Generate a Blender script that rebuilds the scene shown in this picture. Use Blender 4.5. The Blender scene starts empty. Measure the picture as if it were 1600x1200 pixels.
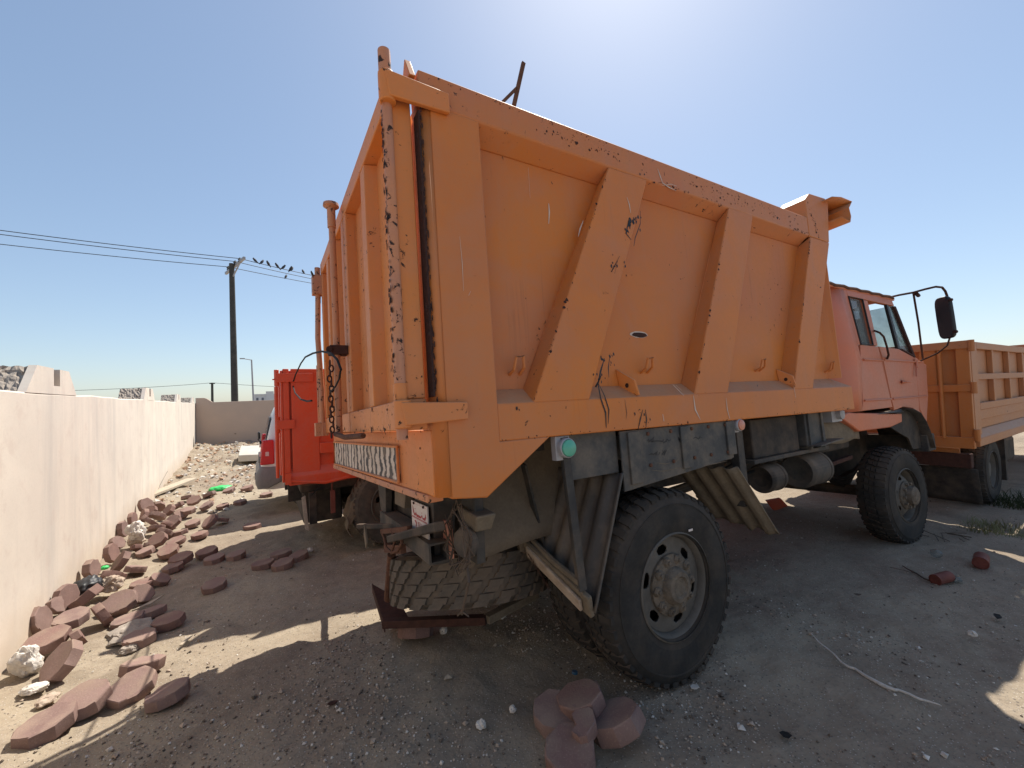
import bpy, bmesh, math, random
from mathutils import Vector, Matrix
rad = math.radians
rnd = random.Random(7)
scene = bpy.context.scene
COL = scene.collection

# ---------------------------------------------------------------- camera, world, sun, exposure
CAM_POS = Vector((0, 0, 1.65))
AX = (Vector((0.85629278, -0.51508046, -0.03814169)),      # camera right in world
      Vector((-0.01894104, 0.04248139, -0.9989177)),       # camera down
      Vector((0.5161433, 0.85608846, 0.02662035)))         # camera forward
FPX = 654.0
cam = bpy.data.cameras.new('camera')
cam.sensor_width = 36.0
cam.lens = FPX / 1600 * 36.0
cam.clip_end = 6000
cam.clip_start = 0.05
co = bpy.data.objects.new('camera', cam)
COL.objects.link(co)
m3 = Matrix((AX[0], -AX[1], -AX[2])).transposed()
co.matrix_world = Matrix.Translation(CAM_POS) @ m3.to_4x4()
scene.camera = co

SUN = Vector((0.55, 0.46, 1.0)).normalized()
world = bpy.data.worlds.new('World')
scene.world = world
world.use_nodes = True
wn = world.node_tree
sky = wn.nodes.new('ShaderNodeTexSky')
sky.sky_type = 'NISHITA'
sky.sun_disc = False
sky.sun_elevation = math.asin(SUN.z)
sky.sun_rotation = math.atan2(SUN.x, SUN.y)
sky.air_density = 1.0
sky.dust_density = 0.6
sky.ozone_density = 1.5
bg = wn.nodes['Background']
bg.inputs['Strength'].default_value = 0.15
gm_ = wn.nodes.new('ShaderNodeGamma'); gm_.inputs['Gamma'].default_value = 0.72
tn_ = wn.nodes.new('ShaderNodeMix'); tn_.data_type = 'RGBA'; tn_.blend_type = 'MULTIPLY'; tn_.inputs[0].default_value = 1.0
tn_.inputs[7].default_value = (0.93, 0.99, 1.05, 1)
wn.links.new(sky.outputs[0], gm_.inputs[0]); wn.links.new(gm_.outputs[0], tn_.inputs[6]); wn.links.new(tn_.outputs[2], bg.inputs['Color'])
sl = bpy.data.lights.new('sun', 'SUN')
sl.energy = 5.0
sl.angle = rad(0.5)
sl.color = (1.0, 0.94, 0.84)
so = bpy.data.objects.new('sun', sl)
COL.objects.link(so)
so.rotation_euler = (-SUN).to_track_quat('-Z', 'Y').to_euler()
vs = scene.view_settings
vs.view_transform = 'Standard'
vs.look = 'None'
vs.gamma = 1
vs.exposure = 0.55
vs.use_curve_mapping = False

# ---------------------------------------------------------------- measuring helpers: where a sight line meets a real plane
def ray(px, py):
    return (AX[0]*(px-800) + AX[1]*(py-600) + AX[2]*FPX).normalized()
def on_plane(px, py, p, n):
    d = ray(px, py)
    return CAM_POS + d * ((Vector(p)-CAM_POS).dot(n) / d.dot(n))
def at_y(px, py, y): return on_plane(px, py, (0, y, 0), Vector((0, 1, 0)))
def at_x(px, py, x): return on_plane(px, py, (x, 0, 0), Vector((1, 0, 0)))
def at_z(px, py, z): return on_plane(px, py, (0, 0, z), Vector((0, 0, 1)))
def sst(t):
    t = max(0.0, min(1.0, t)); return t*t*(3-2*t)
def gz(x, y):
    s = sst((y-1.4)/3.6)
    w = -0.17*s - 0.08*sst((x-2.5)/3.0)*(1-s)
    d = x - (-1.33-0.046*y)                      # distance from the wall: sand drifted a little
    w += 0.06*(1-sst(d/0.7))*(1 if d > -1 else 0)
    w += 0.18*sst((y-17.5)/4)                     # rubble rise at the back
    return w
def at_ground(px, py, h=0.0):
    z = -0.05
    for _ in range(12):
        p = at_z(px, py, z+h)
        z = gz(p.x, p.y)
    return at_z(px, py, z+h)
# orange truck frame
TP = Vector((1.87, 1.58, 0.0))
TROT = Matrix.Rotation(math.asin(-0.0607), 3, 'X')
TX, TY, TZ = TROT.col[0].copy(), TROT.col[1].copy(), TROT.col[2].copy()
def loc(p):
    v = p-TP; return Vector((v.dot(TX), v.dot(TY), v.dot(TZ)))
def ly(px, py, y): return loc(on_plane(px, py, TP+TY*y, TY))
def lx(px, py, x): return loc(on_plane(px, py, TP+TX*x, TX))
def lz(px, py, z): return loc(on_plane(px, py, TP+TZ*z, TZ))

# ---------------------------------------------------------------- mesh builder
def V(*a): return Vector(a)
class MB:
    def __init__(s): s.v = []; s.f = []
    def add(s, vs, fs):
        o = len(s.v); s.v.extend([tuple(v) for v in vs]); s.f.extend([tuple(i+o for i in f) for f in fs]); return s
    def hexa(s, p):   # p: 4 bottom, 4 top
        return s.add(p, [(0,3,2,1),(4,5,6,7),(0,1,5,4),(1,2,6,5),(2,3,7,6),(3,0,4,7)])
    def bx(s, x0, x1, y0, y1, z0, z1):
        return s.hexa([(x0,y0,z0),(x1,y0,z0),(x1,y1,z0),(x0,y1,z0),(x0,y0,z1),(x1,y0,z1),(x1,y1,z1),(x0,y1,z1)])
    def box(s, c, size, rot=None):
        c = Vector(c); h = Vector(size)/2
        pts = [(-h.x,-h.y,-h.z),(h.x,-h.y,-h.z),(h.x,h.y,-h.z),(-h.x,h.y,-h.z),(-h.x,-h.y,h.z),(h.x,-h.y,h.z),(h.x,h.y,h.z),(-h.x,h.y,h.z)]
        pts = [Vector(p) for p in pts]
        if rot is not None: pts = [rot @ p for p in pts]
        return s.hexa([p+c for p in pts])
    def ext(s, pts, off):  # polygon extruded by a vector
        pts = [Vector(p) for p in pts]; off = Vector(off); n = len(pts)
        fs = [tuple(range(n))[::-1], tuple(range(n, 2*n))]
        fs += [(i, (i+1) % n, n+(i+1) % n, n+i) for i in range(n)]
        return s.add(pts+[p+off for p in pts], fs)
    def bar(s, a, b, w, h, upv=(0, 0, 1)):  # square bar from a to b
        a, b = Vector(a), Vector(b); d = (b-a).normalized(); u = Vector(upv)
        if abs(d.dot(u)) > .95: u = Vector((1, 0, 0))
        r = d.cross(u).normalized(); u = r.cross(d)
        q = [r*(-w/2)+u*(-h/2), r*(w/2)+u*(-h/2), r*(w/2)+u*(h/2), r*(-w/2)+u*(h/2)]
        return s.hexa([a+x for x in q]+[b+x for x in q])
    def tube(s, pts, r, n=8, cap=True):
        pts = [Vector(p) for p in pts]; m = len(pts)
        rs = r if isinstance(r, (list, tuple)) else [r]*m
        u = None; vs = []
        for i, p in enumerate(pts):
            d = (pts[min(i+1, m-1)]-pts[max(i-1, 0)])
            d = d.normalized() if d.length > 1e-9 else Vector((0, 0, 1))
            if u is None:
                u = d.cross(Vector((0, 0, 1)))
                if u.length < .1: u = d.cross(Vector((1, 0, 0)))
            u = (u-d*u.dot(d)).normalized(); w = d.cross(u)
            for k in range(n):
                a = 2*math.pi*k/n; vs.append(p+(u*math.cos(a)+w*math.sin(a))*rs[i])
        fs = [(i*n+k, i*n+(k+1) % n, (i+1)*n+(k+1) % n, (i+1)*n+k) for i in range(m-1) for k in range(n)]
        if cap: fs += [tuple(range(n))[::-1], tuple((m-1)*n+k for k in range(n))]
        return s.add(vs, fs)
    def lathe(s, prof, org, axis, n=32, cap=False):  # prof: (radius, along axis)
        ax = Vector(axis).normalized(); org = Vector(org)
        u = ax.cross(Vector((0, 0, 1)))
        if u.length < .1: u = ax.cross(Vector((1, 0, 0)))
        u.normalize(); w = ax.cross(u); vs = []
        for r, t in prof:
            for k in range(n):
                a = 2*math.pi*k/n; vs.append(org+ax*t+(u*math.cos(a)+w*math.sin(a))*r)
        m = len(prof)
        fs = [(i*n+k, i*n+(k+1) % n, (i+1)*n+(k+1) % n, (i+1)*n+k) for i in range(m-1) for k in range(n)]
        if cap: fs += [tuple(range(n))[::-1], tuple((m-1)*n+k for k in range(n))]
        return s.add(vs, fs)
    def blob(s, c, u, v, r, n=8, jag=.5, rg=rnd, sx=1.0, sy=1.0):  # flat irregular patch
        c = Vector(c); u = Vector(u); v = Vector(v); vs = []
        for k in range(n):
            a = 2*math.pi*k/n; q = r*(1-jag*rg.random())
            vs.append(c+u*math.cos(a)*q*sx+v*math.sin(a)*q*sy)
        return s.add(vs, [tuple(range(n))])
    def stroke(s, pts, w, nrm):  # flat ribbon
        pts = [Vector(p) for p in pts]; nrm = Vector(nrm); m = len(pts); vs = []
        for i, p in enumerate(pts):
            d = (pts[min(i+1, m-1)]-pts[max(i-1, 0)]).normalized(); r = d.cross(nrm).normalized()
            q = w*(.35 if i in (0, m-1) else 1)/2*(.7+.6*rnd.random())
            vs += [p-r*q, p+r*q]
        return s.add(vs, [(2*i, 2*i+1, 2*i+3, 2*i+2) for i in range(m-1)])
    def sheet(s, rows):  # grid of points
        m, n = len(rows), len(rows[0])
        return s.add([p for r in rows for p in r], [(i*n+k, i*n+k+1, (i+1)*n+k+1, (i+1)*n+k) for i in range(m-1) for k in range(n-1)])
    def build(s, name, mat, parent=None, bevel=0.0, solid=0.0, smooth=True, ang=35, recalc=True):
        me = bpy.data.meshes.new(name)
        me.from_pydata(s.v, [], s.f)
        if recalc:
            bm = bmesh.new(); bm.from_mesh(me)
            bmesh.ops.recalc_face_normals(bm, faces=bm.faces)
            bm.to_mesh(me); bm.free()
        me.materials.append(mat)
        if smooth:
            me.polygons.foreach_set('use_smooth', [True]*len(me.polygons))
            me.set_sharp_from_angle(angle=rad(ang))
        me.update()
        o = bpy.data.objects.new(name, me); COL.objects.link(o)
        if parent is not None: o.parent = parent
        if solid:
            md = o.modifiers.new('thick', 'SOLIDIFY'); md.thickness = solid; md.offset = 0
        if bevel:
            md = o.modifiers.new('edge', 'BEVEL'); md.width = bevel; md.segments = 2; md.limit_method = 'ANGLE'; md.angle_limit = rad(40)
        return o
def tag(o, label, cat, group=None, kind=None):
    if label: o['label'] = label
    if cat: o['category'] = cat
    if group: o['group'] = group
    if kind: o['kind'] = kind
    return o
def thing(name, label, cat, loc_=(0, 0, 0), rz=0.0, group=None):
    o = bpy.data.objects.new(name, None); COL.objects.link(o)
    o.location = loc_; o.rotation_euler = (0, 0, rz); o.empty_display_size = .2
    return tag(o, label, cat, group)
def sub(name, parent, loc_=(0, 0, 0), rot=(0, 0, 0)):
    o = bpy.data.objects.new(name, None); COL.objects.link(o); o.parent = parent
    o.location = loc_; o.rotation_euler = rot; o.empty_display_size = .1
    return o
def stuff(o): o['kind'] = 'stuff'; return o
def structure(o): o['kind'] = 'structure'; return o

# ---------------------------------------------------------------- materials
class NT:
    def __init__(s, name):
        s.m = bpy.data.materials.new(name); s.m.use_nodes = True; s.t = s.m.node_tree
        s.b = s.t.nodes['Principled BSDF']; s.tc = s.t.nodes.new('ShaderNodeTexCoord'); s.co = s.tc.outputs['Object']
    def n(s, typ, **k):
        x = s.t.nodes.new(typ)
        for a, b in k.items(): setattr(x, a, b)
        return x
    def ln(s, a, b): s.t.links.new(a, b)
    def setin(s, node, key, val):
        if hasattr(val, 'is_linked') or isinstance(val, bpy.types.NodeSocket): s.ln(val, node.inputs[key])
        else: node.inputs[key].default_value = val
    def map(s, scale=(1, 1, 1), co=None):
        x = s.n('ShaderNodeMapping'); x.inputs['Scale'].default_value = scale; s.ln(co or s.co, x.inputs['Vector']); return x.outputs[0]
    def noise(s, scale, detail=4, rough=.55, co=None, dist=0.0):
        x = s.n('ShaderNodeTexNoise'); x.inputs['Scale'].default_value = scale; x.inputs['Detail'].default_value = detail
        x.inputs['Roughness'].default_value = rough; x.inputs['Distortion'].default_value = dist
        s.ln(co or s.co, x.inputs['Vector']); return x.outputs['Fac']
    def voro(s, scale, co=None, feature='F1', rnd_=1.0):
        x = s.n('ShaderNodeTexVoronoi'); x.feature = feature; x.inputs['Scale'].default_value = scale
        x.inputs['Randomness'].default_value = rnd_; s.ln(co or s.co, x.inputs['Vector']); return x
    def rng(s, v, a, b, c=0.0, d=1.0):
        x = s.n('ShaderNodeMapRange'); x.inputs['From Min'].default_value = a; x.inputs['From Max'].default_value = b
        x.inputs['To Min'].default_value = c; x.inputs['To Max'].default_value = d; s.ln(v, x.inputs['Value']); return x.outputs[0]
    def mix(s, fac, a, b, mode='MIX'):
        x = s.n('ShaderNodeMix', data_type='RGBA', blend_type=mode)
        for i, val in ((0, fac), (6, a), (7, b)):
            if isinstance(val, bpy.types.NodeSocket): s.ln(val, x.inputs[i])
            else: x.inputs[i].default_value = val if i == 0 else (*val[:3], 1)
        return x.outputs[2]
    def math(s, op, a, b=0.0):
        x = s.n('ShaderNodeMath', operation=op)
        for i, val in ((0, a), (1, b)):
            if isinstance(val, bpy.types.NodeSocket): s.ln(val, x.inputs[i])
            else: x.inputs[i].default_value = val
        return x.outputs[0]
    def bump(s, h, strength=.3, dist=.01):
        x = s.n('ShaderNodeBump'); x.inputs['Strength'].default_value = strength; x.inputs['Distance'].default_value = dist
        s.ln(h, x.inputs['Height']); s.ln(x.outputs[0], s.b.inputs['Normal'])
    def out(s, col=None, rough=None, metal=None, spec=None):
        for k, v in (('Base Color', col), ('Roughness', rough), ('Metallic', metal), ('Specular IOR Level', spec)):
            if v is None: continue
            if isinstance(v, bpy.types.NodeSocket): s.ln(v, s.b.inputs[k])
            else: s.b.inputs[k].default_value = (*v, 1) if isinstance(v, tuple) else v
        return s.m
    def upface(s, a=.3, b=.9):
        g = s.n('ShaderNodeNewGeometry'); sp = s.n('ShaderNodeSeparateXYZ'); s.ln(g.outputs['True Normal'], sp.inputs[0])
        return s.rng(sp.outputs['Z'], a, b)

DUST = (.36, .25, .165)
def paint(name, c1, c2, chip=.5, dust=.5, rough=.55, rustc=(.035, .018, .014), streak=.25, var=1.6, fade=.5, dent=.015):
    t = NT(name)
    big = t.noise(var, 3, .6)
    col = t.mix(t.rng(big, .35, .68), c1, c2)
    fd = t.rng(t.noise(.9, 4, .65, dist=.8), .5, .62)
    col = t.mix(t.math('MULTIPLY', fd, fade), col, tuple(min(1, x*.9+.04) for x in c2))
    st = t.noise(1.0, 4, .6, co=t.map((7, 7, .7)))
    col = t.mix(t.math('MULTIPLY', t.rng(st, .5, .75), streak), col, tuple(x*.55+.1 for x in c1))
    fine = t.noise(35, 4, .7)
    col = t.mix(t.math('MULTIPLY', t.rng(fine, .35, .75), .18), col, DUST)
    rs = t.math('MULTIPLY', t.rng(t.noise(1.0, 3, .6, co=t.map((34, 34, .9))), .60, .72), t.rng(t.noise(2.1, 3, .6), .5, .62))
    col = t.mix(t.math('MULTIPLY', rs, .35*min(1, chip*1.6)), col, (.20, .07, .03))
    # chips: small patches where two noises agree
    n1 = t.noise(26, 5, .65, dist=.6); n2 = t.noise(2.3, 3, .6)
    th = t.math('ADD', n1, t.math('MULTIPLY', n2, .35))
    lo = 1.02-.30*chip
    chipm = t.rng(th, lo, lo+.012)
    halo = t.rng(th, lo-.04, lo)
    col = t.mix(t.math('MULTIPLY', halo, .5), col, tuple(x*.55 for x in c1))
    col = t.mix(chipm, col, rustc)
    up = t.upface(.35, .85)
    dn = t.rng(t.noise(6, 4, .6), .3, .7, .5, 1.0)
    col = t.mix(t.math('MULTIPLY', t.math('MULTIPLY', up, dn), dust), col, DUST)
    r = t.math('ADD', t.rng(fine, .3, .7, rough-.08, rough+.1), t.math('MULTIPLY', chipm, .3))
    hgt = t.math('ADD', t.math('MULTIPLY', fine, .08), t.math('MULTIPLY', chipm, -.6))
    hgt = t.math('ADD', hgt, t.math('MULTIPLY', t.noise(2.6, 2, .5), dent*120))
    t.bump(hgt, .35, .006)
    return t.out(col, r)
def rough_mat(name, c1, c2, scale=8, rough=.85, bump=.4, dist=.01, dusty=0.0, fine=60, metal=0.0, spec=.3):
    t = NT(name)
    a = t.noise(scale, 5, .65); b = t.noise(fine, 4, .7)
    col = t.mix(t.rng(a, .35, .65), c1, c2)
    col = t.mix(t.math('MULTIPLY', t.rng(b, .35, .7), .35), col, tuple(x*.6 for x in c1))
    if dusty:
        up = t.upface(.1, .8)
        pat = t.rng(t.noise(5, 4, .65), .42, .66)
        f = t.math('ADD', t.math('MULTIPLY', up, dusty), t.math('MULTIPLY', pat, dusty*.6))
        col = t.mix(t.math('MINIMUM', f, 1.0), col, DUST)
    t.bump(t.math('ADD', a, t.math('MULTIPLY', b, .35)), bump, dist)
    return t.out(col, rough, metal, spec)
def flat(name, c, rough=.6, metal=0.0):
    t = NT(name)
    col = t.mix(t.math('MULTIPLY', t.rng(t.noise(20, 3), .3, .7), .25), c, tuple(x*.6 for x in c))
    return t.out(col, rough, metal)

M = {}
M['orange'] = paint('orange_paint', (.63, .18, .014), (.53, .16, .036), chip=.46, dust=.75)
M['orange_in'] = paint('orange_panel_paint', (.60, .172, .012), (.51, .15, .038), chip=.44, dust=.6, var=1.1, dent=.03)
M['orange_rail'] = paint('faded_orange_rail_paint', (.53, .17, .062), (.56, .172, .03), chip=.56, dust=.75, fade=.6)
M['orange_tail'] = paint('orange_tailgate_paint', (.68, .21, .03), (.62, .20, .055), chip=.62, dust=.6)
M['orange_pipe'] = paint('worn_orange_pipe_paint', (.58, .22, .09), (.46, .20, .12), chip=.80, dust=.3, var=5)
M['cab'] = paint('cab_salmon_paint', (.58, .145, .055), (.50, .155, .085), chip=.25, dust=.45, rough=.5)
M['cab_rear'] = paint('cab_orange_red_paint', (.64, .15, .05), (.55, .15, .075), chip=.2, dust=.4, rough=.5)
M['red'] = paint('red_body_paint', (.72, .062, .010), (.64, .05, .010), chip=.3, dust=.3, rough=.45)
M['tan_or'] = paint('faded_orange_paint', (.44, .165, .05), (.40, .16, .07), chip=.45, dust=.7)
M['tan_or2'] = paint('rear_door_orange_paint', (.47, .145, .022), (.43, .15, .035), chip=.35, dust=.5)
M['dark'] = rough_mat('dark_dusty_steel', (.035, .035, .037), (.07, .066, .06), 6, .7, .4, .006, dusty=.32)
M['darker'] = rough_mat('black_greasy_steel', (.022, .02, .02), (.05, .042, .036), 7, .75, .4, .006, dusty=.25)
M['guard'] = rough_mat('mudguard_steel', (.055, .057, .06), (.105, .10, .09), 5, .65, .35, .006, dusty=.28)
M['muddy'] = rough_mat('mud_caked_steel', (.16, .13, .095), (.24, .19, .135), 9, .95, .8, .012)
M['browngrey'] = rough_mat('dusty_brown_panel', (.15, .12, .09), (.21, .165, .12), 4, .9, .5, .01)
M['rubber'] = rough_mat('tyre_rubber', (.018, .0175, .017), (.038, .036, .034), 4, .82, .35, .004, dusty=.13)
M['rubber_dusty'] = rough_mat('dusty_tyre_rubber', (.075, .066, .056), (.125, .105, .085), 7, .9, .5, .006, dusty=.3)
M['rubber_mid'] = rough_mat('grey_tyre_rubber', (.055, .052, .048), (.085, .078, .07), 6, .85, .4, .005, dusty=.3)
M['rim'] = rough_mat('rim_steel', (.145, .13, .112), (.095, .085, .073), 7, .75, .5, .006)
M['hub'] = rough_mat('mud_caked_hub', (.21, .17, .13), (.11, .09, .07), 22, .95, 1.0, .02)
M['rust'] = rough_mat('rusty_iron', (.10, .045, .03), (.16, .075, .045), 20, .9, .6, .006)
M['rustdark'] = rough_mat('dark_rust', (.05, .022, .017), (.08, .035, .025), 20, .9, .6, .006)
M['black'] = flat('black_plastic', (.012, .012, .014), .5)
M['tar'] = flat('black_tar', (.012, .01, .012), .55)
M['white_scr'] = flat('pale_scratch', (.62, .5, .42), .8)
M['chip'] = rough_mat('bare_rust_chip', (.035, .018, .016), (.07, .03, .022), 40, .9, .5, .003)
M['white_paint'] = paint('white_car_paint', (.72, .71, .69), (.66, .65, .62), chip=.0, dust=.3, rough=.3, streak=.05)
M['greyplastic'] = rough_mat('grey_bumper_plastic', (.20, .20, .20), (.25, .245, .24), 6, .6, .15, .003)
M['green_lens'] = flat('green_lens', (.10, .42, .30), .3)
M['peach_lens'] = flat('faded_lens', (.65, .27, .18), .35)
M['red_lens'] = flat('red_lens', (.55, .015, .02), .2)
M['pale_lens'] = flat('pale_lens', (.6, .4, .4), .25)
M['plate_white'] = flat('plate_white', (.68, .60, .56), .5)
M['plate_red'] = flat('plate_red', (.40, .02, .03), .5)
M['concrete'] = rough_mat('rough_concrete', (.42, .36, .30), (.30, .26, .22), 14, .95, .9, .02)
M['paleconc'] = rough_mat('pale_concrete', (.62, .58, .50), (.5, .46, .4), 3, .9, .4, .01)
M['stone'] = rough_mat('pale_stone', (.52, .42, .33), (.38, .29, .22), 10, .95, .9, .02)
M['whitestone'] = rough_mat('white_stone', (.75, .70, .63), (.55, .50, .44), 12, .95, .9, .02)
M['pole'] = rough_mat('weathered_pole', (.055, .055, .05), (.085, .08, .072), 3, .85, .3, .01)
M['galv'] = flat('galvanised_steel', (.35, .35, .37), .5)
M['wire'] = flat('dark_wire', (.03, .03, .035), .6)
M['bird'] = flat('dark_feathers', (.04, .04, .05), .8)
M['bwall'] = flat('far_white_wall', (.62, .62, .62), .8)
M['bdark'] = flat('far_window_glass', (.12, .13, .16), .4)
M['green'] = flat('bright_green_net', (.04, .55, .13), .5)
M['plastic_white'] = flat('white_plastic', (.72, .70, .66), .4)
M['can'] = rough_mat('rusty_red_can', (.13, .035, .025), (.20, .06, .045), 10, .7, .3, .004)
M['cable'] = flat('black_cable', (.008, .008, .008), .9)
M['wood'] = rough_mat('weathered_board', (.50, .42, .32), (.40, .33, .25), 8, .9, .4, .006)
M['twig'] = flat('dry_twig', (.10, .07, .05), .9)
M['drygrass'] = flat('dry_grass', (.20, .19, .09), .9)
M['cloth'] = flat('pale_cloth', (.5, .48, .45), .9)
M['blue'] = flat('blue_cap', (.02, .09, .16), .4)

def glass(name, tint=(.75, .8, .8), tr=.75, rough=.05):
    t = NT(name); nt = t.t
    a = t.n('ShaderNodeBsdfTransparent'); a.inputs[0].default_value = (*tint, 1)
    t.b.inputs['Base Color'].default_value = (.25, .25, .24, 1); t.b.inputs['Roughness'].default_value = rough
    mx = t.n('ShaderNodeMixShader'); nz = t.rng(t.noise(5, 4, .6), .3, .7, 1-tr-.08, 1-tr+.12)
    t.ln(nz, mx.inputs[0]); t.ln(a.outputs[0], mx.inputs[1]); t.ln(t.b.outputs[0], mx.inputs[2])
    t.ln(mx.outputs[0], nt.nodes['Material Output'].inputs[0]); return t.m
M['glass'] = glass('dusty_window_glass')
M['glass_dim'] = glass('dim_window_glass', (.5, .52, .52), .5)
M['glass_car'] = glass('car_rear_glass', (.3, .34, .33), .3)
M['bottle'] = glass('clear_bottle_plastic', (.85, .9, .9), .7, .1)
t = NT('mirror_glass'); t.out((.10, .085, .09), .22, .6); M['mirror'] = t.m

# wall plaster
t = NT('cream_wall_plaster')
a = t.noise(1.1, 4, .6); st = t.noise(1.0, 5, .65, co=t.map((3.0, 3.0, .35))); f = t.noise(45, 4, .7)
c = t.mix(t.rng(a, .35, .65), (.70, .625, .535), (.62, .55, .475))
c = t.mix(t.math('MULTIPLY', t.rng(st, .47, .70), .6), c, (.47, .43, .39))
c = t.mix(t.math('MULTIPLY', t.rng(t.noise(3.2, 5, .7), .54, .66), .35), c, (.52, .42, .36))
c = t.mix(t.math('MULTIPLY', t.rng(f, .5, .8), .2), c, (.4, .34, .3))
v = t.voro(2.2, co=t.map((1, 1, .55)))
sp = t.rng(t.math('ADD', v.outputs['Distance'], t.math('MULTIPLY', t.noise(30, 3), .06)), .055, .066, 1, 0)
c = t.mix(t.math('MULTIPLY', sp, .45), c, (.33, .26, .22))
gm = t.n('ShaderNodeSeparateXYZ'); t.ln(t.co, gm.inputs[0])
low = t.rng(t.math('ADD', gm.outputs['Z'], t.math('MULTIPLY', t.noise(3, 4), .5)), .1, .55, 1, 0)
c = t.mix(t.math('MULTIPLY', low, .65), c, (.50, .39, .28))
t.bump(t.math('ADD', t.math('MULTIPLY', a, 1.2), t.math('MULTIPLY', f, .2)), .35, .012)
M['plaster'] = t.out(c, .92, None, .2)
t = NT('beige_wall_plaster')
a = t.noise(1.3, 4, .6); f = t.noise(40, 4, .7)
c = t.mix(t.rng(a, .35, .65), (.50, .38, .30), (.46, .36, .29)); t.bump(f, .2, .01); M['plaster_back'] = t.out(c, .92, None, .2)

# striped rear marker board: hand-painted wavy black stripes on white
t = NT('striped_marker_board')
dn = t.noise(5.0, 3, .6); sp_ = t.n('ShaderNodeSeparateXYZ'); t.ln(t.co, sp_.inputs[0])
w1 = t.noise(7, 3, .55, co=t.map((0, 1, 1.6)))
ph = t.math('ADD', t.math('MULTIPLY', sp_.outputs['Y'], 62.0), t.math('MULTIPLY', w1, 11.0))
sv = t.math('SINE', ph)
brd = t.rng(t.noise(60, 3), .3, .7, -.25, .25)
stp = t.rng(t.math('ADD', sv, brd), .05, .3)
c = t.mix(stp, (.62, .52, .43), (.055, .05, .05))
c = t.mix(t.math('MULTIPLY', t.rng(t.noise(12, 4), .45, .7), .5), c, (.30, .22, .16))
M['stripes'] = t.out(c, .7)

# pavers
PAV = []
for i, (c1, c2) in enumerate([((.25, .152, .128), (.20, .122, .105)), ((.215, .142, .124), (.25, .17, .148)), ((.29, .195, .168), (.235, .155, .132))]):
    t = NT('red_paver_concrete.%d' % i)
    a = t.noise(9, 5, .6); f = t.noise(110, 3, .7)
    oi = t.n('ShaderNodeObjectInfo')
    c = t.mix(t.rng(a, .35, .65), c1, c2)
    c = t.mix(t.math('MULTIPLY', oi.outputs['Random'], .35), c, (.16, .09, .08))
    c = t.mix(t.math('MULTIPLY', t.rng(f, .55, .75), .5), c, (.42, .30, .24))
    up = t.upface(.4, .95)
    c = t.mix(t.math('MULTIPLY', t.math('MULTIPLY', up, t.rng(t.noise(7, 4), .4, .7)), .55), c, (.36, .27, .2))
    t.bump(t.math('ADD', t.math('MULTIPLY', f, .5), a), .6, .006)
    PAV.append(t.out(c, .92, None, .25))

# ground
t = NT('sandy_ground'); t.co = t.n('ShaderNodeNewGeometry').outputs['Position']
a = t.noise(.55, 5, .6); b = t.noise(2.3, 5, .65); f = t.noise(38, 5, .75); g = t.noise(9, 5, .7)
c = t.mix(t.rng(a, .38, .62), (.36, .30, .22), (.27, .215, .16))
c = t.mix(t.math('MULTIPLY', t.rng(b, .45, .7), .6), c, (.22, .17, .125))
c = t.mix(t.math('MULTIPLY', t.rng(g, .5, .72), .5), c, (.38, .32, .25))
c = t.mix(t.math('MULTIPLY', t.rng(f, .52, .72), .6), c, (.13, .10, .08))
v1 = t.voro(55); m1 = t.rng(t.math('ADD', v1.outputs['Distance'], t.math('MULTIPLY', g, .25)), .27, .31, 1, 0)
c = t.mix(t.math('MULTIPLY', m1, .9), c, (.56, .50, .43))
v2 = t.voro(31); m2 = t.rng(t.math('ADD', v2.outputs['Distance'], t.math('MULTIPLY', b, .4)), .30, .34, 1, 0)
c = t.mix(t.math('MULTIPLY', m2, .75), c, (.09, .078, .07))
oil = t.rng(t.noise(.8, 4, .65, dist=1.0), .56, .66)
c = t.mix(t.math('MULTIPLY', oil, .45), c, (.15, .115, .085))
h = t.math('ADD', t.math('MULTIPLY', f, .5), t.math('ADD', t.math('MULTIPLY', m1, .35), t.math('MULTIPLY', g, .9)))
t.bump(h, .75, .02)
M['ground'] = t.out(c, .97, None, .15)

# ================================================================ SETTING
from mathutils import noise as mnoise
def axis_coords(segs):
    out = []
    for a, b, st in segs:
        n = max(1, round((b-a)/st))
        out += [a+(b-a)*i/n for i in range(n)]
    out.append(segs[-1][1]); return out
def gh(x, y):
    z = gz(x, y)
    r = 1.0
    n = mnoise.fractal(Vector((x*.9, y*.9, 3.1)), 1.0, 2.1, 4)*.028
    n += mnoise.fractal(Vector((x*2.7, y*2.7, 4.1)), .8, 2.1, 3)*.012 + mnoise.fractal(Vector((x*7, y*7, 9.1)), .8, 2.1, 4)*.010
    if y > 9: n += abs(mnoise.fractal(Vector((x*1.6, y*1.6, 1.7)), .8, 2.2, 4))*.16*sst((y-9)/5)*(1-sst((x-1.5)/2))*(1-sst((y-22)/1))
    return z+n-.012
xs = axis_coords([(-3000, -200, 700), (-200, -20, 45), (-20, -3, 1.7), (-3, -1.9, .1), (-1.9, 4.2, .034), (4.2, 8, .07), (8, 14, .3), (14, 40, 3), (40, 300, 60), (300, 3000, 900)])
ys = axis_coords([(-3000, -200, 700), (-200, -20, 45), (-20, -2, 1.8), (-2, .3, .12), (.3, 7, .034), (7, 23, .09), (23, 40, 2.5), (40, 300, 60), (300, 3000, 900)])
g = MB()
nx = len(xs)
g.v = [(x, y, gh(x, y)) for y in ys for x in xs]
g.f = [(j*nx+i, j*nx+i+1, (j+1)*nx+i+1, (j+1)*nx+i) for j in range(len(ys)-1) for i in range(nx-1)]
structure(g.build('ground', M['ground'], recalc=False, ang=180))

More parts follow.
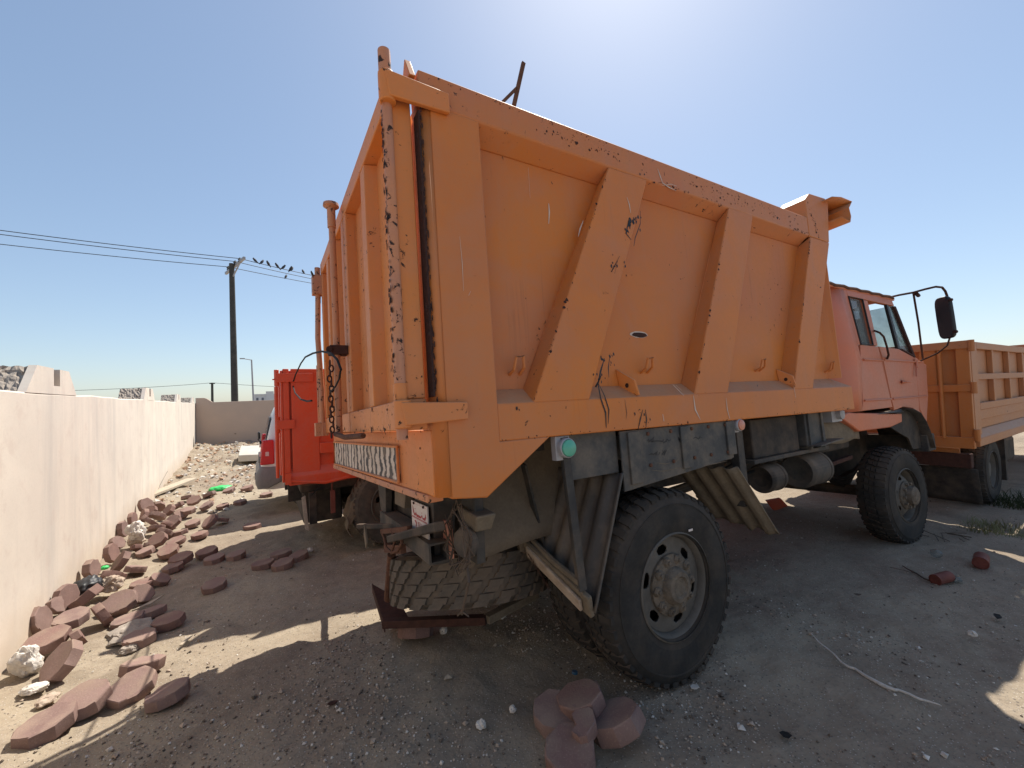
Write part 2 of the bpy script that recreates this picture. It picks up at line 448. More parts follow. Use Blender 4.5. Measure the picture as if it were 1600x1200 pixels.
# pebbles
def pebble_mesh(mb, c, r, rg, sub_=0):
    ax = [Vector((1, 0, 0)), Vector((-1, 0, 0)), Vector((0, 1, 0)), Vector((0, -1, 0)), Vector((0, 0, 1)), Vector((0, 0, -1))]
    q = Matrix.Rotation(rg.random()*6.28, 3, 'Z') @ Matrix.Rotation(rg.random()*1.2, 3, 'X')
    pts = []
    for a in ax:
        p = q @ a; k = r*(.6+.6*rg.random()); pts.append(Vector(c)+Vector((p.x*k, p.y*k, p.z*k*.7)))
    mb.add(pts, [(0, 2, 4), (2, 1, 4), (1, 3, 4), (3, 0, 4), (2, 0, 5), (1, 2, 5), (3, 1, 5), (0, 3, 5)])
pebs = [MB(), MB(), MB()]
rg = random.Random(3)
def free(x, y): return x > -1.30-.046*y
for i in range(30000):
    k = rg.random()
    if k < .30: x = rg.uniform(-1.2, 2.6); y = rg.uniform(1.2, 3.6)
    elif k < .70: x = rg.uniform(-1.8, 3.6); y = .5+abs(rg.gauss(0, 1))*2.6
    elif k < .87: x = rg.uniform(-2, 1.6); y = rg.uniform(2, 20)
    else: x = rg.uniform(2, 9); y = rg.uniform(.3, 4)
    if not free(x, y): continue
    cl = mnoise.noise(Vector((x*1.3, y*1.3, 5)))
    if rg.random() > .45+cl*1.3: continue
    r = .0034+.0085*rg.random()**3
    if rg.random() < .03: r *= 2.0
    if y > 10: r *= 2.4
    pebble_mesh(pebs[rg.choice((0, 0, 1, 2, 2))], (x, y, gh(x, y)+r*.35), r, rg)
tag(stuff(pebs[0].build('pale_gravel', M['stone'], smooth=False)), 'pale pebbles strewn over the sandy ground', 'gravel')
tag(stuff(pebs[1].build('white_gravel', M['whitestone'], smooth=False)), 'tiny white chips scattered over the sandy ground', 'gravel')
tag(stuff(pebs[2].build('dark_gravel', M['dark'], smooth=False)), 'dark grit scattered over the sandy ground', 'gravel')
# rubble by the back wall
rb = MB(); rb2 = MB()
for i in range(900):
    x = rg.uniform(-2.3, .6); y = 8.5+13.2*rg.random()**.7
    if not free(x, y): continue
    r = .02+.07*rg.random()**2
    if x > -.2 and y < 12: continue
    pebble_mesh(rg.choice((rb, rb2)), (x, y, gh(x, y)+r*.3), r, rg)
tag(stuff(rb.build('rubble', M['whitestone'], smooth=False)), 'broken pale plaster rubble spread in front of the back wall', 'rubble')
tag(stuff(rb2.build('clay_rubble', rough_mat('clay_rubble_mat', (.45, .28, .18), (.38, .26, .18), 5), smooth=False)), 'brownish clay rubble along the foot of the wall near the back corner', 'rubble')

# perimeter wall
def wx(y): return -1.33-.046*y
WT = .36
wall = thing('perimeter_wall', 'long cream plastered wall with stepped battlements along the left side', 'wall')
w = MB(); YW = [-5+i*.5 for i in range(55)]+[22.3]
ring = []
for y in YW:
    x = wx(y); tz = 1.82+.006*math.sin(y*2.1)+.004*math.sin(y*7)
    ring.append([V(x-WT, y, -.6), V(x-WT, y, tz), V(x-.012, y, tz+.0), V(x, y, tz-.012), V(x, y, -.6)])
w.sheet(ring)
w.add([ring[0][i] for i in range(5)], [(0, 1, 2, 3, 4)])
w.build('wall_body', M['plaster'], wall)
def merlon(yc):
    b, tp, z0, z1 = .63, .40, 1.815, 2.045
    tl_ = rnd.uniform(-.02, .02)
    o = MB()
    # plastered front slab with an upright slot, rough core behind
    def P(y, z, d): return V(wx(y)-d, y, z)
    sy0, sy1, sz0, sz1 = yc-.02, yc+.14, 1.89, z1-.004
    fr = .05
    prof = lambda z: (b+(tp-b)*(z-z0)/(z1-z0))
    def quad(y0a, y0b, y1a, y1b, za, zb):
        o.hexa([P(y0a, za, 0), P(y1a, za, 0), P(y1a, za, fr), P(y0a, za, fr), P(y0b, zb, 0), P(y1b, zb, 0), P(y1b, zb, fr), P(y0b, zb, fr)])
    quad(yc-b, yc-prof(sz0), yc+b, yc+prof(sz0), z0, sz0)
    quad(yc-prof(sz0), yc-tp, sy0, sy0, sz0, z1)
    quad(sy1, sy1, yc+prof(sz0), yc+tp, sz0, z1)
    o.build('merlon_face', M['plaster'], wall)
    c = MB(); e = .004
    nn = 16; rg2 = random.Random(int(yc*10))
    rows = []
    for i in range(nn+1):
        d = fr+e+(WT-fr-.01)*i/nn
        row = []
        side_ = [(b-.01+(tp-b)*q/9, z0+(z1-.012-z0)*q/9) for q in range(10)]
        for (yy, zz) in [(yc-a_, c_) for a_, c_ in side_]+[(yc, z1-.006)]+[(yc+a_, c_) for a_, c_ in side_[::-1]]:
            row.append(P(yy+rg2.uniform(-.016, .016), zz+rg2.uniform(-.009, .009), d+rg2.uniform(-.006, .006)*(0 < i < nn)))
        rows.append(row)
    c.sheet(rows); c.add(rows[0], [tuple(range(21))]); c.add(rows[-1], [tuple(range(21))])
    c.build('merlon_core', M['concrete'], wall, smooth=False)
for yc in (.2, 5.33, 10.45, 15.6, 20.9): merlon(yc)
# hairline crack low on the wall
ck = MB(); pts = []
for (px, py) in ((246, 778), (246, 769), (250, 758), (257, 745), (262, 736), (262, 728)):
    d = ray(px, py); nrm = Vector((.999, .046, 0)); p = CAM_POS+d*((Vector((-1.327, 0, 0))-CAM_POS).dot(nrm)/d.dot(nrm)); pts.append(p)
ck.stroke(pts, .02, (1, .046, 0)); ck.build('crack', M['browngrey'], wall)

bw = thing('back_wall', 'beige wall closing the yard at its far end', 'wall')
w = MB()
w.ext([V(-2.33, 22, -.6), V(9, 22, -.6), V(9, 22, 1.86), V(-1.75, 22, 1.84), V(-1.95, 22, 2.0), V(-2.05, 22, 2.035), V(-2.33, 22, 2.035)], (0, .3, 0))
w.build('wall_body', M['plaster_back'], bw, bevel=.01)
c = MB(); p = at_y(367, 678, 21.99); c.ext([p+V(-.03, 0, 0), p+V(0, 0, .03), p+V(.05, 0, .02), p+V(.04, 0, -.02)], (0, -.01, 0)); c.build('wall_scar', M['browngrey'], bw)

# concrete slab and board near the back wall
sA, sB, sC, sD = at_z(372, 711.5, .14), at_z(450, 708, .14), at_z(450, 694, .3), at_z(376, 696.5, .3)
s = MB(); s.hexa([sA-V(0, 0, .2), sB-V(0, 0, .2), sC-V(0, 0, .2), sD-V(0, 0, .2), sA, sB, sC, sD])
tag(s.build('concrete_slab', M['paleconc'], bevel=.02), 'pale flat concrete slab lying before the back wall', 'slab')
s = MB(); p = at_ground(262, 764, .06); s.bar(p+V(-.35, -.9, -.02), p+V(.3, .9, .03), .22, .05)
tag(s.build('board', M['wood'], bevel=.006), 'bleached board lying on sand at the foot of the white wall', 'board')
s = MB(); p = at_ground(308, 692, .2); s.bar(V(p.x-.12, 20.6, .0), V(p.x-.16, 20.7, .72), .16, .05); tag(s.build('leaning_post', M['dark']), 'short dark post leaning in the far wall corner', 'post')

# utility pole, power lines, birds
Z_P = 8.75
pp = at_y(367, 627, 25); pt = at_y(362, 412, 25)
pole = thing('utility_pole', 'tall dark utility pole with slanted crossarm beyond the yard wall', 'pole', (pp.x, 25, 0))
m = MB(); m.tube([V(0, 0, -1), V(pt.x-pp.x, 0, pt.z)], [.17, .115], 16); m.build('pole_shaft', M['pole'], pole)
ins_px = [(375, 404), (367.5, 408.5), (357, 417)]
ZI = pt.z+.02
ins = [at_z(px, py, ZI+.10) for px, py in ins_px]
a0, a1 = ins[2], ins[0]
dr = (a1-a0)
o_ = Vector((pp.x, 25, 0))
m = MB(); m.bar(a0-dr*.25-o_-V(0, 0, .25), a1+dr*.35-o_-V(0, 0, .12), .1, .12); m.build('crossarm', M['galv'], pole)
m = MB(); m.bar(V(pt.x-pp.x, 0, pt.z-.75), a1-o_-V(0, 0, .2), .05, .05); m.build('brace', M['galv'], pole)
for q in ins:
    m = MB(); m.lathe([(.03, -.2), (.09, -.14), (.05, -.1), (.1, -.06), (.05, 0), (.02, .05)], q-o_, (0, 0, 1), 10, True); m.build('insulator', M['pole'], pole)
wires = []
lefts = [(0, 356), (0, 362.5), (0, 378)]
rights = [(488, 427.5), (488, 433), (488, 440)]
nmw = ['topmost overhead power line crossing left from the tall pole', 'middle overhead power line of three at the tall pole', 'lowest overhead power line of three at the tall pole']
WP = []
for i in range(3):
    l = at_z(*lefts[i], ZI+.35); r = at_z(*rights[i], ZI+.12)
    l = l+(l-ins[i])*.6; r = r+(r-ins[i])*1.2
    m = MB(); pts = []
    for k in range(17): tt = k/16; pts.append(l.lerp(ins[i], tt)-V(0, 0, .35*4*tt*(1-tt)*.3))
    for k in range(1, 17): tt = k/16; pts.append(ins[i].lerp(r, tt)-V(0, 0, .35*4*tt*(1-tt)*.3))
    m.tube(pts, .016, 6); tag(m.build('power_line', M['wire']), nmw[i], 'power line', 'overhead lines at the tall pole'); WP.append(pts)
def nearest_wire(px, py):
    d = ray(px, py); best = None
    for pts in WP:
        for a, b in zip(pts, pts[1:]):
            for k in range(8):
                p = a.lerp(b, k/8); v = p-CAM_POS; e = (v-d*v.dot(d)).length/v.length
                if best is None or e < best[0]: best = (e, p)
    return best[1]
birds = [(398.6, 405, 'bird on the top power line nearest the pole'), (409.4, 407.5, 'second bird from the pole on the top power line'), (420.7, 409.7, 'upright bird third from the pole on the top power line'),
         (434.4, 414, 'small hunched bird fourth from the pole on the power lines'), (443.7, 415.5, 'slim bird fifth from the pole on the power lines'), (455, 418.5, 'upright bird just above another bird midway along the lines'),
         (455.6, 425.5, 'flat crouching bird directly beneath an upright bird'), (474, 429.5, 'bird on the middle line near the truck tailgate'), (447.4, 431.5, 'bird spreading low on the lowest power line'), (488.5, 427, 'bird closest to the tailgate on the top line')]
for i, (px, py, lb) in enumerate(birds):
    p = nearest_wire(px, py)
    t_ = rnd.uniform(.3, .9); ya = rnd.uniform(0, 6.28); dx, dy = math.cos(ya), math.sin(ya)
    b = thing('bird', lb, 'bird', p, 0, 'birds perched on the power lines')
    m = MB(); m.tube([V(-dx*.16, -dy*.16, -.06), V(-dx*.06, -dy*.06, .05), V(0, 0, .10), V(dx*.06, dy*.06, .17), V(dx*.085, dy*.085, .215), V(dx*.13, dy*.13, .20)], [.012, .04, .065, .05, .04, .006], 8)
    m.tube([V(0, 0, .06), V(0, 0, -.01)], .012, 5); m.build('body', M['bird'], b, ang=80)
    m = MB()
    for sgn in (-1, 1): m.ext([V(-dx*.17-dy*.02*sgn, -dy*.17+dx*.02*sgn, -.04), V(dx*.03-dy*.068*sgn, dy*.03+dx*.068*sgn, .14), V(-dx*.03-dy*.07*sgn, -dy*.03+dx*.07*sgn, .05)], (0, 0, .012))
    m.build('wing', M['bird'], b)
# street lamp and thin post, low wire, far building
q = at_y(397, 627, 70); qt = at_y(393, 562, 70)
lamp = thing('street_lamp', 'slender street lamp with short arm beyond the back wall', 'street lamp', (q.x, 70, 0))
m = MB(); m.tube([V(0, 0, -1), V(qt.x-q.x, 0, qt.z)], [.14, .09], 8); m.build('lamp_post', M['galv'], lamp)
m = MB(); m.tube([V(qt.x-q.x, 0, qt.z-.05), V(qt.x-q.x-.9, -.2, qt.z+.1)], .06, 6); m.box(V(qt.x-q.x-1.1, -.2, qt.z+.12), (.6, .25, .14)); m.build('lamp_head', M['galv'], lamp)
q = at_y(331.5, 627, 55); qt = at_y(331.5, 599, 55)
m = MB(); m.tube([V(q.x, 55, -1), V(qt.x, 55, qt.z)], [.14, .11], 8); m.box(V(qt.x, 55, qt.z), (.5, .1, .12))
tag(m.build('wire_post', M['pole']), 'short distant wire post left of the tall pole', 'pole')
l = at_y(-40, 612, 55); r = at_y(640, 609, 55); mid = V(qt.x, 55, qt.z+.06)
m = MB(); m.tube([l.lerp(mid, k/10)-V(0, 0, .25*4*(k/10)*(1-k/10)) for k in range(11)]+[mid.lerp(r, k/10)-V(0, 0, .25*4*(k/10)*(1-k/10)) for k in range(1, 11)], .02, 5)
tag(m.build('distant_wire', M['wire']), 'thin wire strung low across the distant sky', 'wire')
BY = 160
c0 = at_y(397, 628, BY); c1 = at_y(412, 616, BY); c2 = at_y(470, 628, BY)
bd = thing('distant_building', 'white flat-roofed building with small windows showing over the back wall', 'building', (c0.x, BY, 0))
Wd = c2.x-c0.x
m = MB(); m.bx(0, Wd, 0, 10, -1, c1.z); m.bx(-.15, Wd+.15, -.15, .0, c1.z-.35, c1.z+.1); m.build('facade', M['bwall'], bd)
tw = at_y(418, 611.5, BY)
m = MB(); m.bx(3.4, 5.6, -.25, 4, -1, tw.z); m.build('stair_tower', M['bwall'], bd)
for k in range(10):
    for zz in (c1.z-2.2,):
        xx = .6+k*1.5
        if 3.2 < xx < 5.4: continue
        m = MB(); m.bx(xx, xx+.65, -.03, .02, zz, zz+1.1); m.build('window', M['bdark'], bd)

# ================================================================ WHEELS
def tyre_parts(parent, c, axis, R, W, rub, hubstyle, rimmat, blocks=44, rows=3, sag=0.0, seg=64, zig=False):
    """axis points outward; t runs inward from the outer face"""
    c = Vector(c); ax = Vector(axis).normalized(); inn = -ax
    k = R/.54
    tr = R-.016*k
    prof = [(.275*k, .055), (.283*k, .02), (.33*k, .004), (.40*k, 0), (.455*k, .006), (.455*k, .003), (.462*k, .003), (.462*k, .007), (.495*k, .02), (tr-.012, .034), (tr, .05)]
    prof = prof + [(r, W-t_) for r, t_ in reversed(prof)]
    ty = MB(); ty.lathe(prof, c, inn, seg)
    tm = MB()
    u = inn.cross(Vector((0, 0, 1)))
    if u.length < .1: u = inn.cross(Vector((1, 0, 0)))
    u.normalize(); w_ = inn.cross(u)
    def pt(r, a, t_): return c+inn*t_+(u*math.cos(a)+w_*math.sin(a))*r
    def block(t0, t1, a0, a1, sk, r0=None, drop0=0.0, drop1=0.0):
        rb = tr-.006; rt = R
        tm.hexa([pt(rb-drop0, a0, t0), pt(rb-drop1, a0+sk, t1), pt(rb-drop1, a1+sk, t1), pt(rb-drop0, a1, t0),
                 pt(rt-drop0, a0+.006, t0), pt(rt-drop1, a0+sk+.006, t1), pt(rt-drop1, a1+sk-.006, t1), pt(rt-drop0, a1-.006, t0)])
    da = 2*math.pi/blocks
    if zig:
        n = 4; w0 = (W-.03)/n
        for r_ in range(n):
            for i in range(blocks):
                a = i*da+(da*.5 if r_ % 2 else 0); t0 = .015+r_*w0
                h = w0*.43
                # two skewed halves make a zigzag block
                block(t0+w0*.04, t0+w0*.52, a+da*.04, a+da*.74, da*.10)
                block(t0+w0*.52, t0+w0*.94, a+da*.26, a+da*.92, da*.16)
    else:
        for i in range(blocks):
            a = i*da
            block(.018, .018+W*.26, a+da*.04, a+da*.66, da*.10, drop0=.022)
            block(W-.018, W-.018-W*.26, a+da*.54, a+da*1.16, da*.10, drop0=.022)
            block(W*.36, W*.49, a+da*.10, a+da*.80, da*.25)
            block(W*.51, W*.64, a+da*.35, a+da*1.05, da*.25)
    if sag:
        zb = c.z-R+sag
        for mb in (ty, tm):
            nv = []
            for x, y, z in mb.v:
                if z < zb+.10:
                    e = (zb+.10-z)/(.10+sag); e = max(0, min(1, e))
                    tt = (Vector((x, y, z))-c).dot(inn)-W/2
                    q = Vector((x, y, z))+inn*(tt/(W/2))*(.022*e)
                    x, y = q.x, q.y; z = max(z, zb+(z-zb)*.04)
                nv.append((x, y, z))
            mb.v = nv
    ty.build('tyre', rub, parent, ang=50)
    stuff(tm.build('tread', rub, parent, smooth=False))
    def disc(off, holes, r_out, hr, hw, hh, dish):
        N = 216; NR = 30; rr = [r_out-(r_out-.10*k)*i/NR for i in range(NR+1)]
        m = MB(); ids = {}
        def P(i, j):
            r = rr[i]; b_ = (r_out-r)/(r_out-.10*k)
            z = off+dish*(math.sin(min(1, b_*1.25)*math.pi*.5))
            return pt(r, 2*math.pi*j/N, z)
        for i in range(NR+1):
            for j in range(N): ids[(i, j)] = len(m.v); m.v.append(tuple(P(i, j)))
        for i in range(NR):
            for j in range(N):
                rm = (rr[i]+rr[i+1])/2; am = 2*math.pi*(j+.5)/N
                hole = False
                for q in range(holes):
                    aa = (am-2*math.pi*(q+.3)/holes+math.pi) % (2*math.pi)-math.pi
                    if ((rm-hr)/hh)**2+((aa*hr)/hw)**2 < 1: hole = True
                if not hole: m.f.append((ids[(i, j)], ids[(i, (j+1) % N)], ids[(i+1, (j+1) % N)], ids[(i+1, j)]))
        return m
    if hubstyle == 'rear':
        m = MB(); m.lathe([(.290*k, .004), (.298*k, .010), (.298*k, .018), (.280*k, .03), (.268*k, .05), (.262*k, .075), (.262*k, W-.05), (.295*k, W-.01)], c, inn, 64)
        m.build('rim', rimmat, parent)
        m = disc(.075, 6, .262*k, .205*k, .043*k, .026*k, -.012); m.build('wheel_disc', rimmat, parent, solid=.008)
        m = MB(); m.lathe([(.172*k, .07), (.170*k, .045), (.150*k, .035), (.105*k, .03), (.095*k, .0), (.082*k, -.012), (.06*k, -.014), (.05*k, -.004), (0.001, -.002)], c, inn, 40)
        m.build('hub', M['hub'], parent)
        for q in range(10):
            a = 2*math.pi*q/10
            m = MB(); p = pt(.143*k, a, .045); m.lathe([(.030, .012), (.029, -.014), (.022, -.024), (.012, -.026), (.010, -.036), (.001, -.036)], p, inn, 6 if q % 3 else 8)
            m.build('wheel_nut', M['hub'], parent, smooth=False)
    elif hubstyle == 'front':
        m = MB(); m.lathe([(.290*k, .004), (.298*k, .010), (.298*k, .018), (.280*k, .035), (.268*k, .07), (.262*k, .13), (.262*k, W-.03), (.295*k, W-.01)], c, inn, 64)
        m.build('rim', rimmat, parent)
        m = disc(.12, 6, .262*k, .20*k, .043*k, .028*k, -.085); m.build('wheel_disc', rimmat, parent, solid=.008)
        m = MB(); m.lathe([(.155*k, .05), (.155*k, .02), (.14*k, .005), (.105*k, 0), (.10*k, -.05), (.085*k, -.06), (.06*k, -.07), (.001, -.07)], c, inn, 36)
        m.build('hub', M['hub'], parent)
        for q in range(10):
            a = 2*math.pi*q/10
            m = MB(); p = pt(.130*k, a, .012); m.lathe([(.017, .01), (.017, -.03), (.001, -.03)], p, inn, 6); m.build('wheel_nut', M['hub'], parent, smooth=False)
    elif hubstyle == 'plain':
        m = MB(); m.lathe([(.290*k, .004), (.298*k, .012), (.280*k, .03), (.265*k, .06), (.24*k, .10), (.13*k, .09), (.12*k, .05), (.001, .045)], c, inn, 48)
        m.build('rim', rimmat, parent)
    elif hubstyle == 'open':
        m = MB(); m.lathe([(.300*k, .0), (.280*k, .03), (.262*k, .07), (.262*k, W-.05), (.295*k, W)], c, inn, 48)
        m.build('rim', rimmat, parent)
        m = disc(W*.55, 6, .262*k, .20*k, .043*k, .028*k, .03); m.build('wheel_disc', rimmat, parent, solid=.008)

# ================================================================ ORANGE DUMP TRUCK
truck = bpy.data.objects.new('dump_truck', None); COL.objects.link(truck)
truck.matrix_world = Matrix.Translation(TP) @ TROT.to_4x4()
tag(truck, 'orange dump truck with tall ribbed tipping body and salmon cab, nearest the camera', 'dump truck')
WB = 2.5   # body width
ZT = 3.14
def side(far):
    s = -1 if far else 1
    o0 = WB if far else 0.0
    Y = lambda d: o0+s*d
    sfx = {}
    D = .10
    def P(x, z, d=0.0): return V(x, Y(d), z)
    # inner sheet
    m = MB(); m.ext([P(-1.2, 1.45, D), P(2.57, 1.45, D), P(2.60, 3.02, D), P(-1.2, 3.02, D)], (0, s*.012, 0)); m.build('side_sheet', M['orange_in'], truck)
    # top rail (slightly sagging upper lip)
    m = MB(); m.hexa([P(-1.235, 2.985), P(2.32, 2.97), P(2.32, 2.90, D), P(-1.235, 2.915, D), P(-1.235, ZT), P(2.32, 3.135), P(2.32, 3.13, D+.03), P(-1.235, ZT, D+.03)]); m.build('top_rail', M['orange_rail'], truck, bevel=.008)
    # bottom rail with sloping dusty ledge
    m = MB(); zl = 1.615
    a = [P(-.94, 1.445), P(-.94, zl), P(-.94, 1.69, D), P(-.94, 1.44, D)]
    b = [P(2.77, 1.405), P(2.77, zl), P(2.60, 1.70, D), P(2.60, 1.40, D)]
    m.hexa([a[0], b[0], b[3], a[3], a[1], b[1], b[2], a[2]]); m.build('bottom_rail', M['orange'], truck, bevel=.006)
    # rear corner plate
    m = MB(); pl = [P(-1.19, 1.225), P(-1.02, 1.205), P(-.655, 1.444), P(-.938, 1.444), P(-.938, 2.984), P(-1.19, 2.984)]
    m.ext(pl, (0, s*(D+.02), 0)); m.build('corner_post', M['orange'], truck, bevel=.007)
    m = MB(); arc = []
    for k in range(6):
        aa = math.pi/2*k/5; arc.append((-1.19-.05*math.sin(aa), .05-.05*math.cos(aa)))
    zz = (1.235, 2.984)
    m.sheet([[V(x, Y(d), z) for x, d in arc+[(-1.24, .16)]] for z in zz]); m.build('rounded_corner', M['orange'], truck, solid=.004)
    # ribs
    def rib(t0, t1, b0, b1, zt=2.975, zb=1.612, name='rib', fl=.004):
        m = MB(); q = D+.002
        m.hexa([P(b0, zb), P(b1, zb), P(b1+.004, zb+.06, q), P(b0-fl, zb+.06, q), P(t0, zt), P(t1, zt), P(t1+.004, zt-.07, q), P(t0-fl, zt-.07, q)])
        m.build(name, M['orange'], truck, bevel=.007)
    rib(-.09, .24, -.74, -.385); rib(1.11, 1.43, .49, .85)
    m = MB(); q = D+.002; zt = 3.39
    m.hexa([P(1.73, 1.612), P(2.04, 1.612), P(2.045, 1.67, q), P(1.72, 1.67, q), P(2.34, 2.96), P(2.70, 2.96), P(2.71, 2.90, q+.02), P(2.32, 2.90, q+.02)]); m.build('rib', M['orange'], truck, bevel=.007)
    m = MB(); m.ext([P(2.325, 2.962), P(2.70, 2.962), P(2.79, zt-.02), P(2.73, zt+.01), P(2.43, zt-.01), P(2.33, zt-.09)], (0, s*.24, 0)); m.build('front_post_cap', M['orange'], truck, bevel=.008)
    # front end web closing the side
    m = MB(); m.ext([P(2.57, 1.70, D), P(2.66, 1.70, .03), P(2.66, 2.90, .03), P(2.60, 2.90, D)], (.012, 0, 0)); m.build('front_web', M['orange'], truck)
    # rope hooks and lashing plates
    if not far:
        for (px, py) in ((803, 570), (1005, 570), (1182, 570), (1290, 573)):
            p = ly(px, py, D); p.y = D
            m = MB(); m.tube([p+V(-.03, 0, -.05), p+V(-.03, -.045, -.03), p+V(-.02, -.06, .03), p+V(.02, -.06, .035), p+V(.03, -.045, -.02), p+V(.03, 0, -.05)], .008, 6); m.build('rope_hook', M['orange'], truck)
        for (px, py, r_) in ((975, 598, .085), (1225, 590, .075)):
            p = ly(px, py, .05); x = p.x; z = p.z
            m = MB(); ring = [V(x+.02, .098, z-r_), V(x-.01, .098, z+r_), V(x+.03, .0, z+.01), V(x+.05, -.005, z-r_*.9)]
            m.ext(ring, (.014, .0, 0)); m.build('lashing_plate', M['orange_tail'], truck, bevel=.003)
            m = MB(); cc = (ring[0]+ring[1]+ring[2]+ring[3])/4; m.lathe([(.014, 0), (.001, 0)], cc+V(-.004, 0, 0), (-1, 0, .0), 10); m.build('lashing_hole', M['chip'], truck)
side(False); side(True)
# floor, front wall, canopy lip
m = MB(); m.bx(-1.2, 2.56, .113, WB-.113, 1.46, 1.50); m.build('body_floor', M['rust'], truck)
m = MB(); m.hexa([V(2.56, .2, 1.5), V(2.59, .2, 1.5), V(2.59, WB-.2, 1.5), V(2.56, WB-.2, 1.5), V(2.60, .2, 3.2), V(2.63, .2, 3.2), V(2.63, WB-.2, 3.2), V(2.60, WB-.2, 3.2)]); m.build('front_wall', M['orange'], truck)
for y in (.7, 1.2, 1.7):
    m = MB(); m.bx(2.635, 2.72, y-.05, y+.05, 1.5, 3.15); m.build('front_rib', M['orange'], truck, bevel=.006)
m = MB(); cl = [(2.66, 3.36), (2.86, 3.40), (3.09, 3.41), (3.0, 3.33), (3.02, 3.25), (2.99, 3.19), (2.80, 3.20)]
rows = [[V(x+.012*math.sin(y*5)+.008*math.sin(y*13), y, z-.01*math.cos(y*3)) for x, z in cl] for y in [-.085+i*(WB+.17)/12 for i in range(13)]]
m.sheet(rows); m.build('canopy_lip', M['orange'], truck, solid=.012)
# cross bearers under the floor
for x in (-1.1, -.6, -.1, .4, .9, 1.4, 1.9, 2.4):
    m = MB(); m.bx(x-.04, x+.04, .2, WB-.2, 1.36, 1.455); m.build('cross_bearer', M['dark'], truck)

# tailgate: two doors on hinge and latch pipes
XT = -1.26
def tdoor(y0, y1, ribs_y, idx):
    d = sub('tailgate_door', truck)
    m = MB(); m.bx(XT-.035, XT-.02, y0+.03, y1-.03, 1.56, 3.06); m.build('door_sheet', M['orange_tail'], d)
    fr = .10
    xo = XT-.105
    m = MB(); m.bx(xo, XT-.005, y0, y1, 1.525, 1.655); m.build('bottom_rail', M['orange_tail'], d, bevel=.006)
    m = MB(); m.hexa([V(xo, y0, 2.985), V(XT-.005, y0, 2.985), V(XT-.005, y1, 2.985), V(xo, y1, 2.985), V(xo, y0, 3.095), V(XT-.005, y0, 3.095), V(XT-.005, y1, 3.095), V(xo, y1, 3.095)]); m.build('top_rail', M['orange_tail'], d, bevel=.006)
    for a, b in ((y0, y0+.09), (y1-.09, y1)):
        m = MB(); m.bx(xo+.003, XT-.008, a, b, 1.656, 2.984); m.build('stile', M['orange_tail'], d, bevel=.006)
    for yc in ribs_y:
        m = MB(); xr = xo+.004; w1_, w2_ = .05, .075
        m.hexa([V(xr, yc-w1_, 1.656), V(XT-.03, yc-w2_, 1.656), V(XT-.03, yc+w2_, 1.656), V(xr, yc+w1_, 1.656), V(xr, yc-w1_, 2.984), V(XT-.03, yc-w2_, 2.984), V(XT-.03, yc+w2_, 2.984), V(xr, yc+w1_, 2.984)])
        m.build('rib', M['orange_tail'], d, bevel=.005)
tdoor(.03, 1.245, (.62,), 0); tdoor(1.255, 2.47, (1.66, 2.06), 1)
XP = XT-.115
m = MB(); m.tube([V(XP, .03, 1.49), V(XP+.002, .028, 2.2), V(XP, .03, 3.17)], .023, 14); m.tube([V(XP, .03, 3.0), V(XP, .03, 3.19)], .027, 14); m.build('hinge_pipe', M['orange_pipe'], truck)
m = MB(); m.tube([V(XP, .03, 1.60), V(XP, .03, 1.72)], .028, 14); m.build('hinge_collar', M['orange_tail'], truck)
for z0, z1 in ((1.545, 1.64), (2.945, 3.06)):
    m = MB()
    m.hexa([V(-1.375, -.028, z0), V(-1.10, -.028, z0+.01), V(-1.10, -.003, z0+.01), V(-1.39, -.003, z0), V(-1.39, -.028, z1), V(-1.10, -.028, z1-.01), V(-1.10, -.003, z1-.01), V(-1.39, -.003, z1)])
    m.tube([V(XP+.0, .012, z0-.010), V(XP+.0, .012, z1+.010)], .036, 16)
    m.build('hinge_strap', M['orange_tail'], truck, bevel=.005)
m = MB(); m.ext([V(-1.275, .0, 3.10), V(-1.275, .06, 3.22), V(-1.275, .12, 3.10)], (.03, 0, 0)); m.build('hinge_ear', M['orange_tail'], truck, bevel=.004)
# middle latch pipe, handle, chain and cable
XL = XT-.17; YL = 1.27; ZL = lx(517, 326, XT-.17).z
m = MB(); m.tube([V(XL, YL, 1.50), V(XL+.004, YL, 2.3), V(XL, YL, ZL)], .021, 14); m.tube([V(XL, YL, ZL-.14), V(XL, YL, ZL)], .027, 14); m.lathe([(.001, .02), (.05, .02), (.052, 0), (.03, -.015)], V(XL, YL, ZL+.01), (0, 0, 1), 14); m.build('latch_pipe', M['orange_pipe'], truck)
m = MB(); m.bx(XL-.045, XL+.07, YL-.05, YL+.05, 2.04, 2.10); m.tube([V(XL-.05, YL-.06, 2.07), V(XL-.03, YL+.07, 2.075)], .022, 8); m.build('latch_bracket', M['rustdark'], truck, bevel=.004)
m = MB()
for k in range(15):
    z = 1.98-k*.033; fl = k % 2
    cx_, cy_ = XL-.045+.006*math.sin(k*1.7), YL-.03+.008*math.cos(k*2.3)
    pts = [V(cx_+(.013*math.cos(a) if fl else 0), cy_+(0 if fl else .013*math.cos(a)), z+.022*math.sin(a)) for a in [2*math.pi*i/10 for i in range(11)]]
    m.tube(pts, .0055, 5, False)
m.build('latch_chain', M['rustdark'], truck)
m = MB(); m.tube([V(XL-.02, YL+.02, 1.52), V(XL-.01, YL-.26, 1.50), V(XL+.05, YL-.5, 1.505)], .016, 8); m.build('latch_lever', M['rust'], truck)
cb = [(533, 578), (527, 562), (517, 552), (503, 549), (489, 552), (477, 558), (470, 568), (462, 585), (457, 600), (461, 614), (470, 624), (480, 627), (487, 626)]
m = MB(); m.tube([lx(px, py, -1.50-.006*i) for i, (px, py) in enumerate(cb)], .007, 6); m.build('cable_loop', M['cable'], truck)
